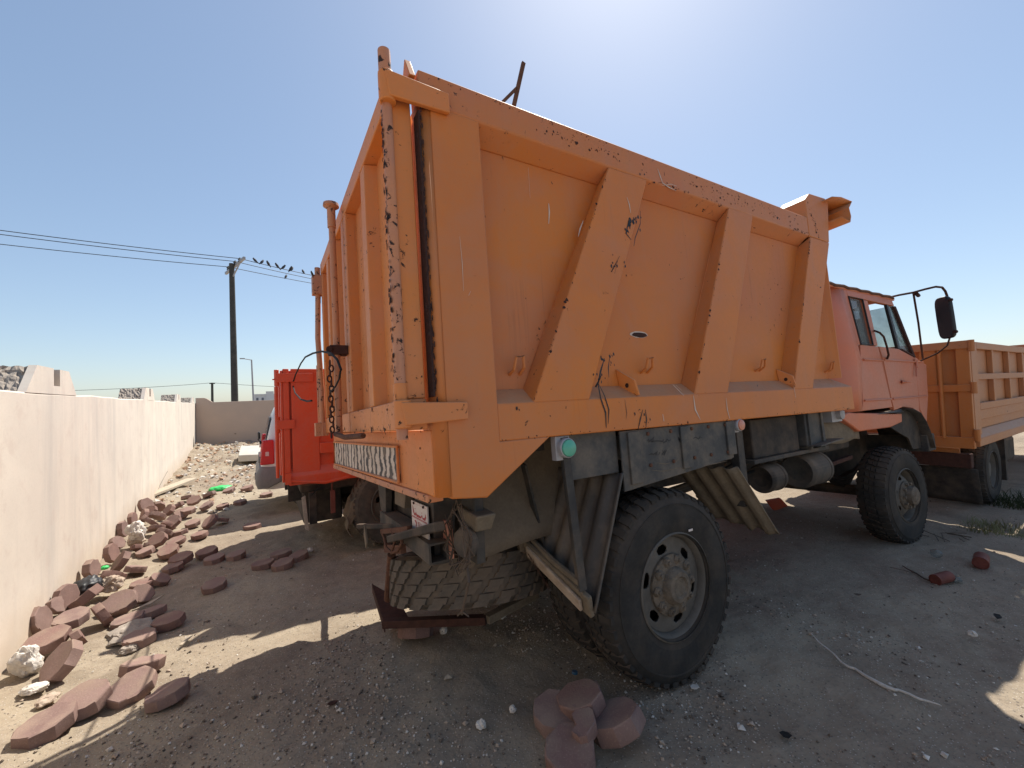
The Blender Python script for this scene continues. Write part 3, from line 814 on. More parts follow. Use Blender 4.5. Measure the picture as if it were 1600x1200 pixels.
m = MB(); m.tube([lx(px, py, -1.485) for px, py in ((532, 580), (530, 592), (524, 604), (516, 613))], .0055, 6); m.build('cable_end', M['cable'], truck)
# far hinge pipe
YF = 2.47; XF = XT-.13
m = MB(); m.tube([V(XF, YF, 1.50), V(XF+.004, YF+.01, 1.9), V(XF-.012, YF+.02, 2.4), V(XF, YF+.01, 2.8), V(XF, YF, 3.06)], .024, 12); m.build('hinge_pipe', M['orange_pipe'], truck)
m = MB(); m.tube([V(XF-.02, YF+.06, 1.56), V(XF-.02, YF+.05, 2.15)], .012, 8); m.bx(XF-.06, XF+.05, YF-.02, YF+.08, 1.50, 1.62); m.build('hinge_rod', M['orange_pipe'], truck, bevel=.004)
m = MB(); m.bx(XF-.05, XF+.06, YF-.045, YF+.045, 2.80, 2.98); m.build('hinge_strap', M['orange_pipe'], truck, bevel=.005)
# bent bracket sticking up over the side
b0 = ly(803, 165, .12); b1 = ly(818, 98, .12); b2 = ly(785, 160, .12); b3 = ly(807, 138, .12)
m = MB(); m.bar(b0, b1, .022, .012, (0, 1, 0)); m.bar(b2, b3, .016, .012, (0, 1, 0)); m.build('bent_bracket', M['rust'], truck)

# rear apron with striped marker board
m = MB()
m.hexa([V(-1.245, .05, 1.235), V(-1.2, .05, 1.235), V(-1.26, WB-.02, 1.225), V(-1.30, WB-.02, 1.225), V(-1.245, .05, 1.52), V(-1.2, .05, 1.52), V(-1.26, WB-.02, 1.52), V(-1.30, WB-.02, 1.52)])
m.build('rear_apron', M['orange_tail'], truck, bevel=.006)
def ap(y, z, off=0.0): return V(-1.245-.055*(y-.05)/(WB-.07)-off, y, z)
m = MB(); m.hexa([ap(.10, 1.205, .012), ap(.10, 1.205, -.06), ap(WB-.03, 1.20, -.06), ap(WB-.03, 1.20, .012), ap(.10, 1.238, .012), ap(.10, 1.238, -.06), ap(WB-.03, 1.236, -.06), ap(WB-.03, 1.236, .012)]); m.build('apron_lip', M['orange_pipe'], truck, bevel=.004)
bd_ = [lx(622, 699, -1.262), lx(622, 747, -1.262), lx(525, 712, -1.30), lx(524, 686, -1.30)]
y0_ = bd_[0].y; zt0, zb0 = bd_[0].z, bd_[1].z
m = MB(); m.hexa([ap(y0_, 1.265, .012), ap(y0_, 1.265, .002), ap(2.36, 1.255, .002), ap(2.36, 1.255, .012), ap(y0_, 1.432, .012), ap(y0_, 1.432, .002), ap(2.36, 1.432, .002), ap(2.36, 1.432, .012)]); m.build('marker_board', M['stripes'], truck)
m = MB(); fpts = [ap(y0_-.012, 1.258, .016), ap(y0_-.012, 1.44, .016), ap(2.37, 1.44, .016), ap(2.37, 1.248, .016), ap(y0_-.012, 1.258, .016)]
m.tube(fpts, .008, 6); m.build('board_frame', M['orange_tail'], truck)

# paint damage: chips along edges, tar splashes, pale scratches
ch = MB(); cr = random.Random(11)
def chips_line(p, q, n, smin, smax, off, u, v, spread=.012, clump=0):
    p, q = Vector(p), Vector(q)
    cs = [cr.random() for _ in range(clump)] if clump else None
    for i in range(n):
        tt = cr.random() if not cs else min(1, max(0, cr.choice(cs)+cr.gauss(0, .03)))
        c = p.lerp(q, tt)+Vector(v)*cr.gauss(0, spread)+Vector(off)
        ch.blob(c, u, v, 1.35*(smin+(smax-smin)*cr.random()**3), 7, .6, cr, sx=.55 if cr.random() < .6 else 1.3)
E_ = (0, -.0015, 0); U = (1, 0, 0); W_ = (0, 0, 1)
chips_line((-.6, 0, 3.06), (2.3, 0, 3.045), 130, .003, .010, E_, U, W_, .018, 16)
chips_line((-1.2, 0, 3.118), (2.3, 0, 3.112), 60, .002, .006, E_, U, W_, .003)
chips_line((.2, 0, 2.985), (2.3, 0, 2.98), 70, .003, .010, E_, U, W_, .008, 9)
chips_line((1.115, 0, 2.96), (.495, 0, 1.62), 40, .003, .011, E_, U, (.0, 0, 1), .006)
chips_line((-.09, 0, 2.96), (-.74, 0, 1.62), 26, .003, .012, E_, U, W_, .006)
chips_line((2.34, 0, 2.96), (1.73, 0, 1.62), 40, .003, .012, E_, U, W_, .01, 8)
chips_line((2.35, 0, 3.3), (2.5, 0, 3.0), 30, .004, .012, E_, U, W_, .03)
chips_line((-.94, 0, 1.45), (2.7, 0, 1.42), 60, .003, .009, E_, U, W_, .006)
chips_line((-.9, .10, 1.9), (2.4, .10, 2.6), 34, .003, .010, (0, -.002, 0), U, W_, .3)
XE = (-.0015, 0, 0); UY = (0, 1, 0)
chips_line((-1.366, .10, 1.66), (-1.366, .10, 3.0), 90, .003, .010, XE, UY, W_, .01)
chips_line((-1.366, 1.2, 1.66), (-1.366, 1.2, 3.0), 60, .003, .011, XE, UY, W_, .01)
chips_line((-1.366, .05, 1.63), (-1.366, 1.2, 1.63), 30, .003, .010, XE, UY, W_, .015)
chips_line((-1.366, .1, 1.535), (-1.366, 2.4, 1.535), 70, .004, .013, XE, UY, W_, .01)
chips_line((-1.298, .6, 1.36), (-1.298, .1, 1.36), 14, .003, .010, (.048, 0, 0), UY, W_, .07)
chips_line((-1.368, .3, 2.3), (-1.368, .6, 2.5), 20, .003, .009, (.07, 0, 0), UY, W_, .3)
ch.build('rust_chips', M['chip'], truck, smooth=False, recalc=False)['kind'] = 'stuff'
# rotten rust line between corner post and tailgate
m = MB()
for k in range(130):
    z = 1.56+1.5*cr.random(); m.blob(V(-1.228-.012*cr.random()*(1 if cr.random() < .7 else 2.2), -.0018, z), U, W_, .003+.007*cr.random(), 8, .5, cr, sx=.5, sy=2.2)
m.bx(-1.245, -1.236, -.001, .06, 1.66, 2.94)
m.build('rust_seam', M['chip'], truck, smooth=False)['kind'] = 'stuff'
m = MB()
for k in range(150):
    z = 1.62+1.35*cr.random()
    if cr.random() > .95-.6*abs(z-2.1): continue
    m.blob(V(XP-.0245, .03+cr.gauss(0, .010), z), UY, W_, .006+.014*cr.random(), 8, .55, cr, sx=.6)
m.build('pipe_rust', M['chip'], truck, smooth=False)['kind'] = 'stuff'
tar = MB()
def S(px, py, y=0.0): p = ly(px, py, y); p.y = y-.0022; return p
for (px, py, r_, n_, y) in ((1000, 270, .02, 3, 0), (985, 352, .03, 9, 0), (997, 345, .02, 5, 0), (962, 412, .016, 9, 0), (948, 560, .022, 9, 0), (936, 588, .022, 6, 0), (1005, 652, .014, 5, 0), (810, 637, .016, 3, 0), (1185, 615, .010, 3, 0)):
    for q in range(n_):
        c = S(px+cr.gauss(0, 5), py+cr.gauss(0, 6), y); tar.blob(c, U, W_, r_*(.3+.5*cr.random()), 9, .65, cr, sx=.7, sy=1.2)
def drip(pts, w, y=0.0): tar.stroke([S(a, b, y) for a, b in pts], w, (0, 1, 0))
drip([(944, 560), (938, 580), (934, 600), (938, 622), (946, 645), (947, 668)], .012); drip([(934, 598), (944, 618), (951, 640), (950, 662)], .008)
drip([(953, 552), (950, 575), (951, 590)], .007); drip([(1004, 640), (1000, 656), (997, 670)], .009); drip([(1008, 640), (1010, 655), (1009, 668)], .008)
drip([(1000, 330), (1000, 350), (992, 372), (990, 385)], .007); drip([(976, 625), (979, 645), (978, 655)], .004)
drip([(968, 400), (955, 425), (965, 408), (960, 428)], .004); drip([(983, 340), (978, 365), (986, 375)], .009); drip([(940, 585), (930, 605), (938, 590)], .012)
tar.build('tar_splashes', M['tar'], truck, smooth=False)['kind'] = 'stuff'
sc = MB()
def scr(pts, w, y=0.0): sc.stroke([S(a, b, y) for a, b in pts], w, (0, 1, 0))
scr([(857, 318), (858, 332), (857, 350)], .009, .10); scr([(979, 308), (983, 320), (985, 333)], .007); scr([(911, 345), (906, 358), (903, 370)], .008, .06)
scr([(1027, 264), (1031, 275), (1035, 286), (1045, 293), (1056, 298)], .008); scr([(1034, 290), (1048, 288), (1057, 291)], .005); scr([(735, 455), (732, 462)], .005)
scr([(1083, 618), (1086, 640), (1094, 656)], .010); scr([(1134, 622), (1136, 640), (1140, 655)], .008); scr([(1051, 601), (1068, 618)], .006); scr([(1056, 602), (1064, 610)], .004); scr([(1035, 647), (1037, 658)], .012)
scr([(1240, 605), (1243, 622)], .012); scr([(718, 370), (722, 412), (724, 455)], .003); scr([(825, 262), (828, 310)], .003, .10)
sc.build('pale_scratches', M['white_scr'], truck, smooth=False)['kind'] = 'stuff'
hl = MB(); hl.blob(S(998, 523, .10), U, W_, .085, 16, .12, cr, sx=1.0, sy=.26); hl.build('torn_edge', M['white_scr'], truck, smooth=False)
hl = MB(); c = S(999, 523.5, .10); c.y -= .0015; hl.blob(c, U, W_, .072, 16, .15, cr, sx=1.0, sy=.24); hl.build('rusted_hole', M['chip'], truck, smooth=False)

# ---------------- chassis
for y in (.82, 1.6):
    m = MB(); m.bx(-1.02, 4.9, y, y+.08, .86, 1.10); m.build('chassis_rail', M['darker'], truck, bevel=.004)
for x in (-.95, .0, .9, 1.9, 2.9, 3.8):
    m = MB(); m.bx(x-.04, x+.04, .90, 1.60, .90, 1.06); m.build('cross_member', M['darker'], truck)
for y in (.85, 1.58):
    m = MB(); m.bx(-1.1, 2.5, y-.03, y+.09, 1.12, 1.35); m.build('subframe', M['dark'], truck)
# axles, springs, shaft
m = MB(); m.tube([V(.17, .1, .53), V(.17, .7, .53), V(.17, 1.8, .53), V(.17, 2.4, .53)], [.075, .09, .09, .075], 14)
m.lathe([(.05, -.26), (.13, -.2), (.2, -.08), (.22, .05), (.19, .17), (.1, .24), (.05, .3)], V(.17, 1.25, .55), (1, 0, .1), 20, True); m.build('rear_axle', M['browngrey'], truck)
m = MB(); m.tube([V(4.1, .2, .42), V(4.1, 2.3, .42)], .06, 12); m.build('front_axle', M['darker'], truck)
m = MB(); m.tube([V(.4, 1.25, .58), V(3.2, 1.25, .78)], .05, 12); m.build('drive_shaft', M['darker'], truck)
for xc, zc in ((.17, .66), (4.1, .56)):
    for y in (.70, 1.72):
        for k in range(5):
            m = MB(); L = .62-.09*k; pts = [V(xc+L*t_, y, zc+.028*k*-1+.13*abs(t_)**2) for t_ in (-1, -.5, 0, .5, 1)]
            for a, b in zip(pts, pts[1:]): m.bar(a, b, .07, .018)
            m.build('leaf_spring', M['darker'], truck)
# hanging shroud, dusty, behind the rear bay
m = MB(); rows = []
for i in range(9):
    z = 1.42-.62*i/8; rows.append([V(x, .50+.05*math.sin(i*.6)+.03*(x+.5)**2, z-.03*math.sin(x*4)) for x in [-.95+.09*k for k in range(12)]])
m.sheet(rows); m.build('splash_panel', M['browngrey'], truck, solid=.01)
m = MB(); m.lathe([(.02, -.5), (.13, -.42), (.15, -.2), (.15, .25), (.13, .35), (.02, .4)], V(-.45, .95, .86), (1, -.15, 0), 24, True); m.build('brake_cylinder', M['browngrey'], truck)
for k in range(5):
    m = MB(); a = V(-.55+.085*k, .55, .98); m.ext([a, a+V(.02, .0, -.05), a+V(.09, .08, -.27), a+V(.05, .08, -.27)], (.012, .05, 0)); m.build('gusset', M['browngrey'], truck)
m = MB(); m.ext([V(-.5, .56, .78), V(-.2, .53, .86), V(-.12, .55, .74), V(-.2, .62, .66), V(-.36, .6, .70)], (.02, .10, 0)); m.build('spring_hanger', M['browngrey'], truck, bevel=.008)
# rear wheels
for s_, y in ((-1, 0.0), (1, WB-.02)):
    wo = sub('wheel', truck); tyre_parts(wo, (.17, y, .515), (0, s_, 0), .545, .27, M['rubber'], 'rear', M['rim'], sag=.02)
    wi = sub('wheel', truck); tyre_parts(wi, (.17, y-s_*.31, .515), (0, s_, 0), .545, .27, M['rubber'], 'plain', M['rim'], sag=.02, seg=48)
for s_, y in ((-1, .10), (1, WB-.10)):
    wo = sub('wheel', truck); tyre_parts(wo, (4.1, y, .415), (-.06 if s_ < 0 else .06, s_, 0), .52, .29, M['rubber'], 'front', M['rim'], sag=.03)
# valve sticker patch on rear tyre
p = S(1078, 828, 0); m = MB(); m.ext([p+V(-.018, -.004, -.006), p+V(.018, -.004, -.006), p+V(.018, -.004, .006), p+V(-.018, -.004, .006)], (0, .003, 0)); m.build('tyre_patch', M['plate_white'], truck)

# mudguard: plate with writing, corrugated flaps, struts
m = MB(); m.ext([V(-.17, .02, 1.10), V(.87, .02, 1.175), V(.87, .02, 1.425), V(-.17, .02, 1.43)], (0, .012, 0)); m.ext([V(-.52, .05, 1.205), V(-.171, .05, 1.205), V(-.171, .05, 1.435), V(-.52, .05, 1.44)], (0, .012, 0))
m.build('mudguard_side', M['guard'], truck, bevel=.003)
for x0 in (-.12, .33, .80):
    m = MB(); m.bx(x0, x0+.09, .006, .019, 1.13+.07*(x0+.17), 1.42); m.build('mudguard_stay', M['guard'], truck, bevel=.003)
m = MB(); m.bx(-.17, .87, .034, .62, 1.165, 1.18); m.build('mudguard_top', M['dark'], truck)
def flap(name, A, B, C_, D_, mat, waves, amp, nrm, nu=60, thick=.007, jag=0.0):
    # A near-top, B far-top, C far-bottom, D near-bottom; corrugations run top to bottom
    A, B, C_, D_ = map(Vector, (A, B, C_, D_)); nrm = Vector(nrm).normalized(); rows = []
    for i in range(13):
        v_ = i/12; row = []
        for j in range(nu+1):
            u_ = j/nu
            p = A.lerp(B, u_).lerp(D_.lerp(C_, u_), v_)
            ph = (u_*waves) % 1.0
            h = amp*max(0, min(1, 4*(abs(ph-.5))-.5))
            if i == 12 and jag: p = p+(D_-A).normalized()*jag*mnoise.noise(Vector((u_*9, 1, v_)))
            row.append(p+nrm*h)
        rows.append(row)
    m = MB(); m.sheet(rows); return m.build(name, mat, truck, solid=thick)
flap('rear_flap', (-.17, .0, 1.20), (-.20, .56, 1.20), (-.44, .60, .70), (-.44, .0, .545), M['guard'], 5, .022, (-1, 0, .3))
flap('front_flap', (.85, .0, 1.10), (.80, .46, 1.08), (1.16, .46, .66), (1.26, .0, .575), M['muddy'], 4, .022, (.8, 0, .6), jag=.04)
# lamp bar at the foot of the rear flap
fa = ly(838, 870, .0); 
m = MB(); a, b = V(-.47, .60, .735), V(-.47, .02, .575)
m.bar(a, b, .03, .13, (-.3, 0, 1)); m.build('lamp_bar', M['muddy'], truck, bevel=.008)
m = MB(); m.bar(a+V(-.025, -.05, -.0), b+V(-.025, .05, .0), .02, .075, (-.3, 0, 1)); m.build('lamp_recess', M['stone'], truck, bevel=.006)
m = MB(); q = MB()
for k in range(9):
    c = (a+V(-.036, -.06, 0)).lerp(b+V(-.036, .30, 0), k/9); q.stroke([c+V(0, .012, .022), c+V(0, 0, .0), c+V(0, -.012, -.02), c+V(0, -.016, .01)], .008, (1, 0, 0))
q.build('lamp_bar_dirt', M['rustdark'], truck, smooth=False)
m = MB(); m.bar(V(-.56, .04, 1.43), V(-.50, .06, .66), .045, .012, (1, 0, 0)); m.bar(V(-.56, .02, 1.43), V(-.50, .04, .66), .012, .045, (1, 0, 0)); m.build('strut', M['dark'], truck)
s1a = ly(818, 725, .40); s1b = ly(850, 862, .52)
m = MB(); m.bar(s1a, s1b, .05, .014, (1, 0, 0)); m.build('strut', M['dark'], truck)
m = MB(); m.tube([V(-.50, .05, .69), V(-.48, .30, .73), V(-.45, .56, .79)], .018, 8); m.build('flap_tube', M['muddy'], truck)
# green round lamp, faded round lamp
for (px, py, mat, y) in ((888, 700, 'green_lens', -.01), (1157, 664, 'peach_lens', .0)):
    p = ly(px, py, y); k = 1.0 if mat == 'green_lens' else .85
    m = MB(); m.box(p+V(-.01, .05, .0), (.09*k, .04, .12*k)); m.lathe([(.05*k, .045), (.05*k, .0), (.044*k, -.004)], p+V(0, .0, 0), (0, 1, 0), 20); m.build('lamp_housing', M['galv'], truck, bevel=.003)
    m = MB(); m.lathe([(.043*k, .0), (.041*k, -.012), (.03*k, -.018), (.001, -.021)], p, (0, 1, 0), 20); m.build('round_lamp', M[mat], truck)
# writing on the mudguard plate
wr = MB(); wr_r = random.Random(5)
def wscr(pts, w): wr.stroke([(lambda p: V(p.x, .0185, p.z))(ly(a, b, .02)) for a, b in pts], w, (0, 1, 0))
wscr([(1011, 689), (1014, 686), (1013, 690), (1018, 687), (1021, 684), (1020, 690), (1017, 690), (1024, 689), (1030, 689), (1035, 690), (1037, 686), (1036, 692), (1041, 689), (1042, 686), (1045, 689), (1048, 687)], .010)
wscr([(1019, 684), (1022, 683)], .010); wscr([(1059, 683), (1063, 690), (1060, 685), (1066, 692), (1064, 684), (1068, 683), (1066, 690), (1070, 686)], .013); wscr([(1072, 685), (1073, 689), (1071, 691)], .007)
wscr([(1083, 685), (1087, 683), (1091, 686), (1094, 681), (1092, 685), (1097, 683)], .007)
wscr([(1013, 711), (1018, 709), (1021, 710), (1025, 707), (1024, 711), (1027, 705), (1026, 711)], .011); wscr([(1031, 706), (1029, 711)], .009); wscr([(1035, 703), (1034, 711), (1038, 704), (1037, 711), (1041, 703), (1039, 710)], .010)
wr.build('painted_writing', M['tar'], truck, smooth=False)['kind'] = 'stuff'
ws_ = MB()
def wsc2(pts, w): ws_.stroke([(lambda p: V(p.x, .0185, p.z))(ly(a, b, .02)) for a, b in pts], w, (0, 1, 0))
wsc2([(1018, 735), (1035, 736), (1052, 733), (1062, 730)], .006); wsc2([(1050, 718), (1056, 721), (1060, 717)], .006); wsc2([(1026, 723), (1040, 725), (1047, 723)], .005); wsc2([(1100, 728), (1118, 724), (1136, 720)], .005)
ws_.build('scrape_marks', M['browngrey'], truck, smooth=False)['kind'] = 'stuff'

# ---------------- rear frame under the apron
m = MB(); m.hexa([lx(645, 775, -1.05), lx(690, 775, -1.05)+V(0, 0, 0), lx(690, 775, -.96), lx(645, 775, -.96), lx(668, 853, -1.05), lx(700, 858, -1.05), lx(700, 858, -.96), lx(668, 853, -.96)])
m = MB(); m.hexa([V(-1.10, .50, .80), V(-1.0, .50, .80), V(-1.0, .68, .84), V(-1.10, .68, .84), V(-1.12, .42, 1.235), V(-.98, .42, 1.235), V(-.98, .78, 1.235), V(-1.12, .78, 1.235)]); m.build('rear_upright', M['dark'], truck, bevel=.005)
m = MB(); m.hexa([V(-1.0, .20, .86), V(-.95, .20, .86), V(-.95, .30, .87), V(-1.0, .30, .87), V(-1.0, .18, 1.3), V(-.95, .18, 1.3), V(-.95, .36, 1.3), V(-1.0, .36, 1.3)]); m.build('rear_upright', M['dark'], truck, bevel=.005)
m = MB(); m.hexa([V(-1.08, 1.60, .78), V(-1.04, 1.60, .78), V(-1.04, 1.68, .78), V(-1.08, 1.68, .78), V(-1.09, 1.50, 1.22), V(-1.03, 1.50, 1.22), V(-1.03, 1.80, 1.22), V(-1.09, 1.80, 1.22)]); m.build('rear_upright', M['dark'], truck, bevel=.005)
m = MB(); m.lathe([(.04, 0), (.04, .03), (.02, .035)], V(-1.11, 1.68, 1.17), (-1, 0, 0), 10, True); m.build('hinge_pin', M['rust'], truck)
m = MB(); m.hexa([V(-1.10, 1.02, 1.02), V(-1.04, 1.02, 1.02), V(-1.04, 1.24, 1.02), V(-1.10, 1.24, 1.02), V(-1.09, .96, 1.24), V(-1.03, .96, 1.24), V(-1.03, 1.24, 1.24), V(-1.09, 1.24, 1.24)]); m.build('plate_bracket', M['browngrey'], truck, bevel=.004)
# number plate
pa = [lx(644, 787, -1.13), lx(669, 799, -1.13), lx(672, 818, -1.13), lx(648, 832, -1.13)]
py0, py1 = pa[0].y, pa[1].y; pzt = 1.115; pzb = .945
m = MB(); m.bx(-1.135, -1.128, py1, py0, pzb, pzt); m.build('number_plate', M['plate_white'], truck)
pw = py0-py1; ph_ = pzt-pzb
def PL(u_, v_): return V(-1.1365, py0-pw*u_, pzb+ph_*v_)
m = MB()
def ps(pts, w): m.stroke([PL(a, b) for a, b in pts], w, (1, 0, 0))
ps([(.03, .50), (.97, .50)], .012); ps([(.02, .47), (.98, .47)], .004)
ps([(.10, .86), (.13, .70), (.18, .60), (.26, .58), (.30, .66), (.34, .58), (.48, .58), (.62, .58), (.68, .66), (.72, .58), (.84, .58), (.9, .66), (.9, .75)], .012)
ps([(.24, .78), (.28, .78)], .014); ps([(.66, .74), (.70, .74)], .012); ps([(.05, .94), (.95, .94)], .003)
ps([(.20, .38), (.26, .38), (.30, .30), (.26, .12)], .011); ps([(.30, .38), (.33, .32)], .01); ps([(.42, .40), (.42, .10)], .012); ps([(.56, .40), (.50, .24), (.46, .38), (.50, .40)], .010); ps([(.62, .38), (.66, .14), (.72, .38)], .010); ps([(.78, .40), (.84, .28), (.78, .12)], .009)
m.build('plate_lettering', M['plate_red'], truck, smooth=False)
for a, b in ((.2, .95), (.8, .95)):
    n_ = MB(); n_.lathe([(.008, 0), (.006, .006), (.001, .007)], PL(a, b), (-1, 0, 0), 8); n_.build('plate_bolt', M['rustdark'], truck)
# rear crossbeam (square tube) and odds
bA = lx(604, 806, -1.04); bB = lx(686, 864, -1.12)
m = MB()
def sqtube(m, a, b, w, wall_):
    a, b = Vector(a), Vector(b); d = (b-a).normalized(); r = d.cross(V(0, 0, 1)).normalized(); u = r.cross(d); h = w/2
    for dr_, du_, ww, hh in ((0, h-wall_/2, w, wall_), (0, -h+wall_/2, w, wall_), (h-wall_/2, 0, wall_, w-2*wall_-.001), (-h+wall_/2, 0, wall_, w-2*wall_-.001)):
        o_ = r*dr_+u*du_; q = [r*(-ww/2)+u*(-hh/2), r*(ww/2)+u*(-hh/2), r*(ww/2)+u*(hh/2), r*(-ww/2)+u*(hh/2)]
        m.hexa([a+o_+x for x in q]+[b+o_+x for x in q])
sqtube(m, bA, bB, .10, .01); m.build('under_run_beam', M['dark'], truck)
m = MB(); m.bar(lx(610, 842, -1.17), lx(688, 822, -1.17), .05, .045); m.bar(lx(560, 822, -1.10), lx(625, 822, -1.10), .04, .04); m.build('cross_brace', M['darker'], truck, bevel=.008)
m = MB(); m.tube([lx(a_, b_, -1.18) for a_, b_ in ((596, 828), (601, 842), (604, 856), (612, 864), (622, 860), (628, 848), (626, 836))], .010, 6); m.tube([lx(a_, b_, -1.18) for a_, b_ in ((612, 828), (618, 842), (613, 862))], .009, 6); m.bar(lx(604, 856, -1.16), lx(630, 858, -1.16), .035, .05); m.bar(lx(598, 830, -1.17), lx(640, 826, -1.17), .03, .03); m.build('bent_stay', M['rust'], truck)
m = MB(); m.ext([V(-1.23, 1.62, .84), V(-1.23, 1.56, .72), V(-1.23, 1.60, .67), V(-1.23, 1.66, .76)], (.012, 0, 0)); m.build('hook_tab', M['browngrey'], truck)
# rear lamp with wires
rl = lx(716, 842, -1.0)
m = MB(); m.bx(-1.06, -1.03, rl.y-.01, rl.y+.06, rl.z-.09, rl.z+.10); m.build('rear_lamp', M['peach_lens'], truck, bevel=.004)
lp = lx(745, 832, -.98)
m = MB(); m.hexa([V(-1.02, lp.y-.07, lp.z+.02), V(-.93, lp.y-.07, lp.z+.02), V(-.93, lp.y+.07, lp.z+.03), V(-1.02, lp.y+.07, lp.z+.03), V(-1.03, lp.y-.11, lp.z+.10), V(-.92, lp.y-.11, lp.z+.10), V(-.92, lp.y+.13, lp.z+.12), V(-1.03, lp.y+.13, lp.z+.12)]); m.build('lamp_bracket', M['muddy'], truck, bevel=.01)
m = MB(); m.lathe([(.07, .0), (.075, -.02), (.065, -.04), (.04, -.05), (.001, -.055)], lp+V(-.05, -.01, -.03), (1, .3, 0), 18); m.build('lamp_bowl', M['dark'], truck)
wr_r = random.Random(9); m = MB()
for k in range(7):
    c = lp+V(-.10, 0, .0); pts = []
    a0_ = wr_r.uniform(0, 6.28); 
    for q in range(9):
        a = a0_+q*.55; rr_ = .08+.06*wr_r.random()
        pts.append(c+V(wr_r.uniform(-.03, .03), rr_*math.cos(a)*1.1, rr_*math.sin(a)*1.3))
    m.tube(pts, .0035, 5)
m.tube([lx(735, 860, -1.05), lx(730, 885, -1.08), lx(733, 910, -1.1), lx(727, 935, -1.1), lx(722, 960, -1.1)], .006, 5); m.tube([lx(722, 955, -1.1), lx(715, 962, -1.1)], .004, 5); m.tube([lx(722, 955, -1.1), lx(732, 963, -1.1)], .004, 5)
m.build('loose_wiring', M['twig'], truck)
# spare wheel in its cradle
SC = V(-.66, 1.06, .52)
sw = sub('spare_wheel', truck)
tyre_parts(sw, SC+V(.05, .10, .125), (.10, .20, 1), .545, .31, M['rubber_dusty'], 'open', M['rim'], blocks=25, zig=True, seg=64)
cr_ = sub('spare_cradle', truck)
m = MB(); m.tube([lx(612, 866, -1.14), lx(606, 936, -1.12)], .028, 10); m.build('cradle_post', M['rust'], cr_)
c1_ = lx(580, 915, -1.15); c2_ = lx(598, 976, -1.15); c3_ = lz(700, 962, .14); c4_ = lz(640, 930, .16)
pA = lz(581, 912, .26); pB = lz(600, 972, .20); pC = lz(622, 935, .24)
m = MB(); m.ext([pA, pB, lz(640, 968, .20), pC+V(0, 0, 0)], (0, 0, -.012)); m.ext([pA, pB, pB+V(0, 0, -.07), pA+V(0, 0, -.07)], (.008, 0, 0)); m.build('cradle_plate', M['rustdark'], cr_)
m = MB(); e1 = lz(600, 974, .20); e2 = lz(760, 968, .26); m.bar(e1, e2, .06, .05); m.build('cradle_bar', M['rustdark'], cr_, bevel=.004)
m = MB(); m.bar(e2, V(-.2, .95, .28), .06, .05); m.build('cradle_bar', M['muddy'], cr_, bevel=.004)

# ---------------- tanks and boxes ahead of the rear wheel
m = MB(); m.bx(1.06, 1.12, .10, .16, .80, 1.42); m.bx(1.14, 1.17, .12, .15, .80, 1.42); m.build('drop_post', M['dark'], truck, bevel=.004)
m = MB(); m.bx(1.35, 2.05, .16, .70, 1.10, 1.40); m.build('battery_box', M['darker'], truck, bevel=.01)
m = MB(); m.bx(1.30, 2.5, .13, .70, 1.07, 1.10); m.build('box_shelf', M['dark'], truck, bevel=.004)
bxp = ly(1262, 645, .1); bxq = ly(1292, 700, .1)
m = MB(); m.bx(2.10, 2.42, .12, .5, 1.12, 1.41); m.build('side_bracket', M['guard'], truck, bevel=.008)
m = MB(); m.bx(2.13, 2.16, .105, .5, 1.10, 1.42); m.bx(2.36, 2.40, .105, .5, 1.10, 1.42); m.build('bracket_rib', M['guard'], truck, bevel=.004)
m = MB(); m.ext([V(2.1, .02, 1.13), V(2.6, .05, 1.15), V(2.55, .3, 1.14), V(2.1, .3, 1.12)], (0, 0, .01)); m.build('bent_tray', M['guard'], truck)
for (px, py, y, r_, L) in ((1262, 738, .22, .145, .36), (1205, 750, .18, .11, .22)):
    p = ly(px-8, py, y+.0); x0 = p.x
    tk = MB(); tk.lathe([(.001, .03), (r_*.55, .02), (r_*.9, 0), (r_, .02), (r_*1.03, .03), (r_*1.03, .05), (r_, .055), (r_, L-.05), (r_*1.04, L-.045), (r_*1.04, L-.015), (r_*.95, L), (.001, L+.04)], V(x0, y+.05, p.z), (1, 0, 0), 32)
    tk.build('air_tank', M['dark'] if L > .3 else M['darker'], truck)
m = MB(); m.lathe([(.05, 0), (.05, .04), (.02, .05)], V(2.72, .12, 1.37), (0, -1, 0), 12, True); m.bx(2.6, 2.8, .12, .2, 1.30, 1.42); m.build('cab_mount', M['galv'], truck)
# engine bay mass and cross steps
m = MB(); m.bx(2.75, 3.5, .35, 2.15, .98, 1.30); m.bx(3.5, 5.0, .7, 1.8, .6, 1.3); m.build('engine', M['darker'], truck, bevel=.02)
m = MB(); rows = [[V(2.5+.11*i, .20+.02*math.sin(i*.9), 1.30-.042*k+.012*math.sin(i*1.3)) for i in range(9)] for k in range(6)]; m.sheet(rows); m.build('engine_cover', M['muddy'], truck, solid=.008)
m = MB(); m.bar(V(2.6, .36, .84), V(3.5, .36, .88), .05, .04); m.build('side_bar', M['rustdark'], truck, bevel=.006)

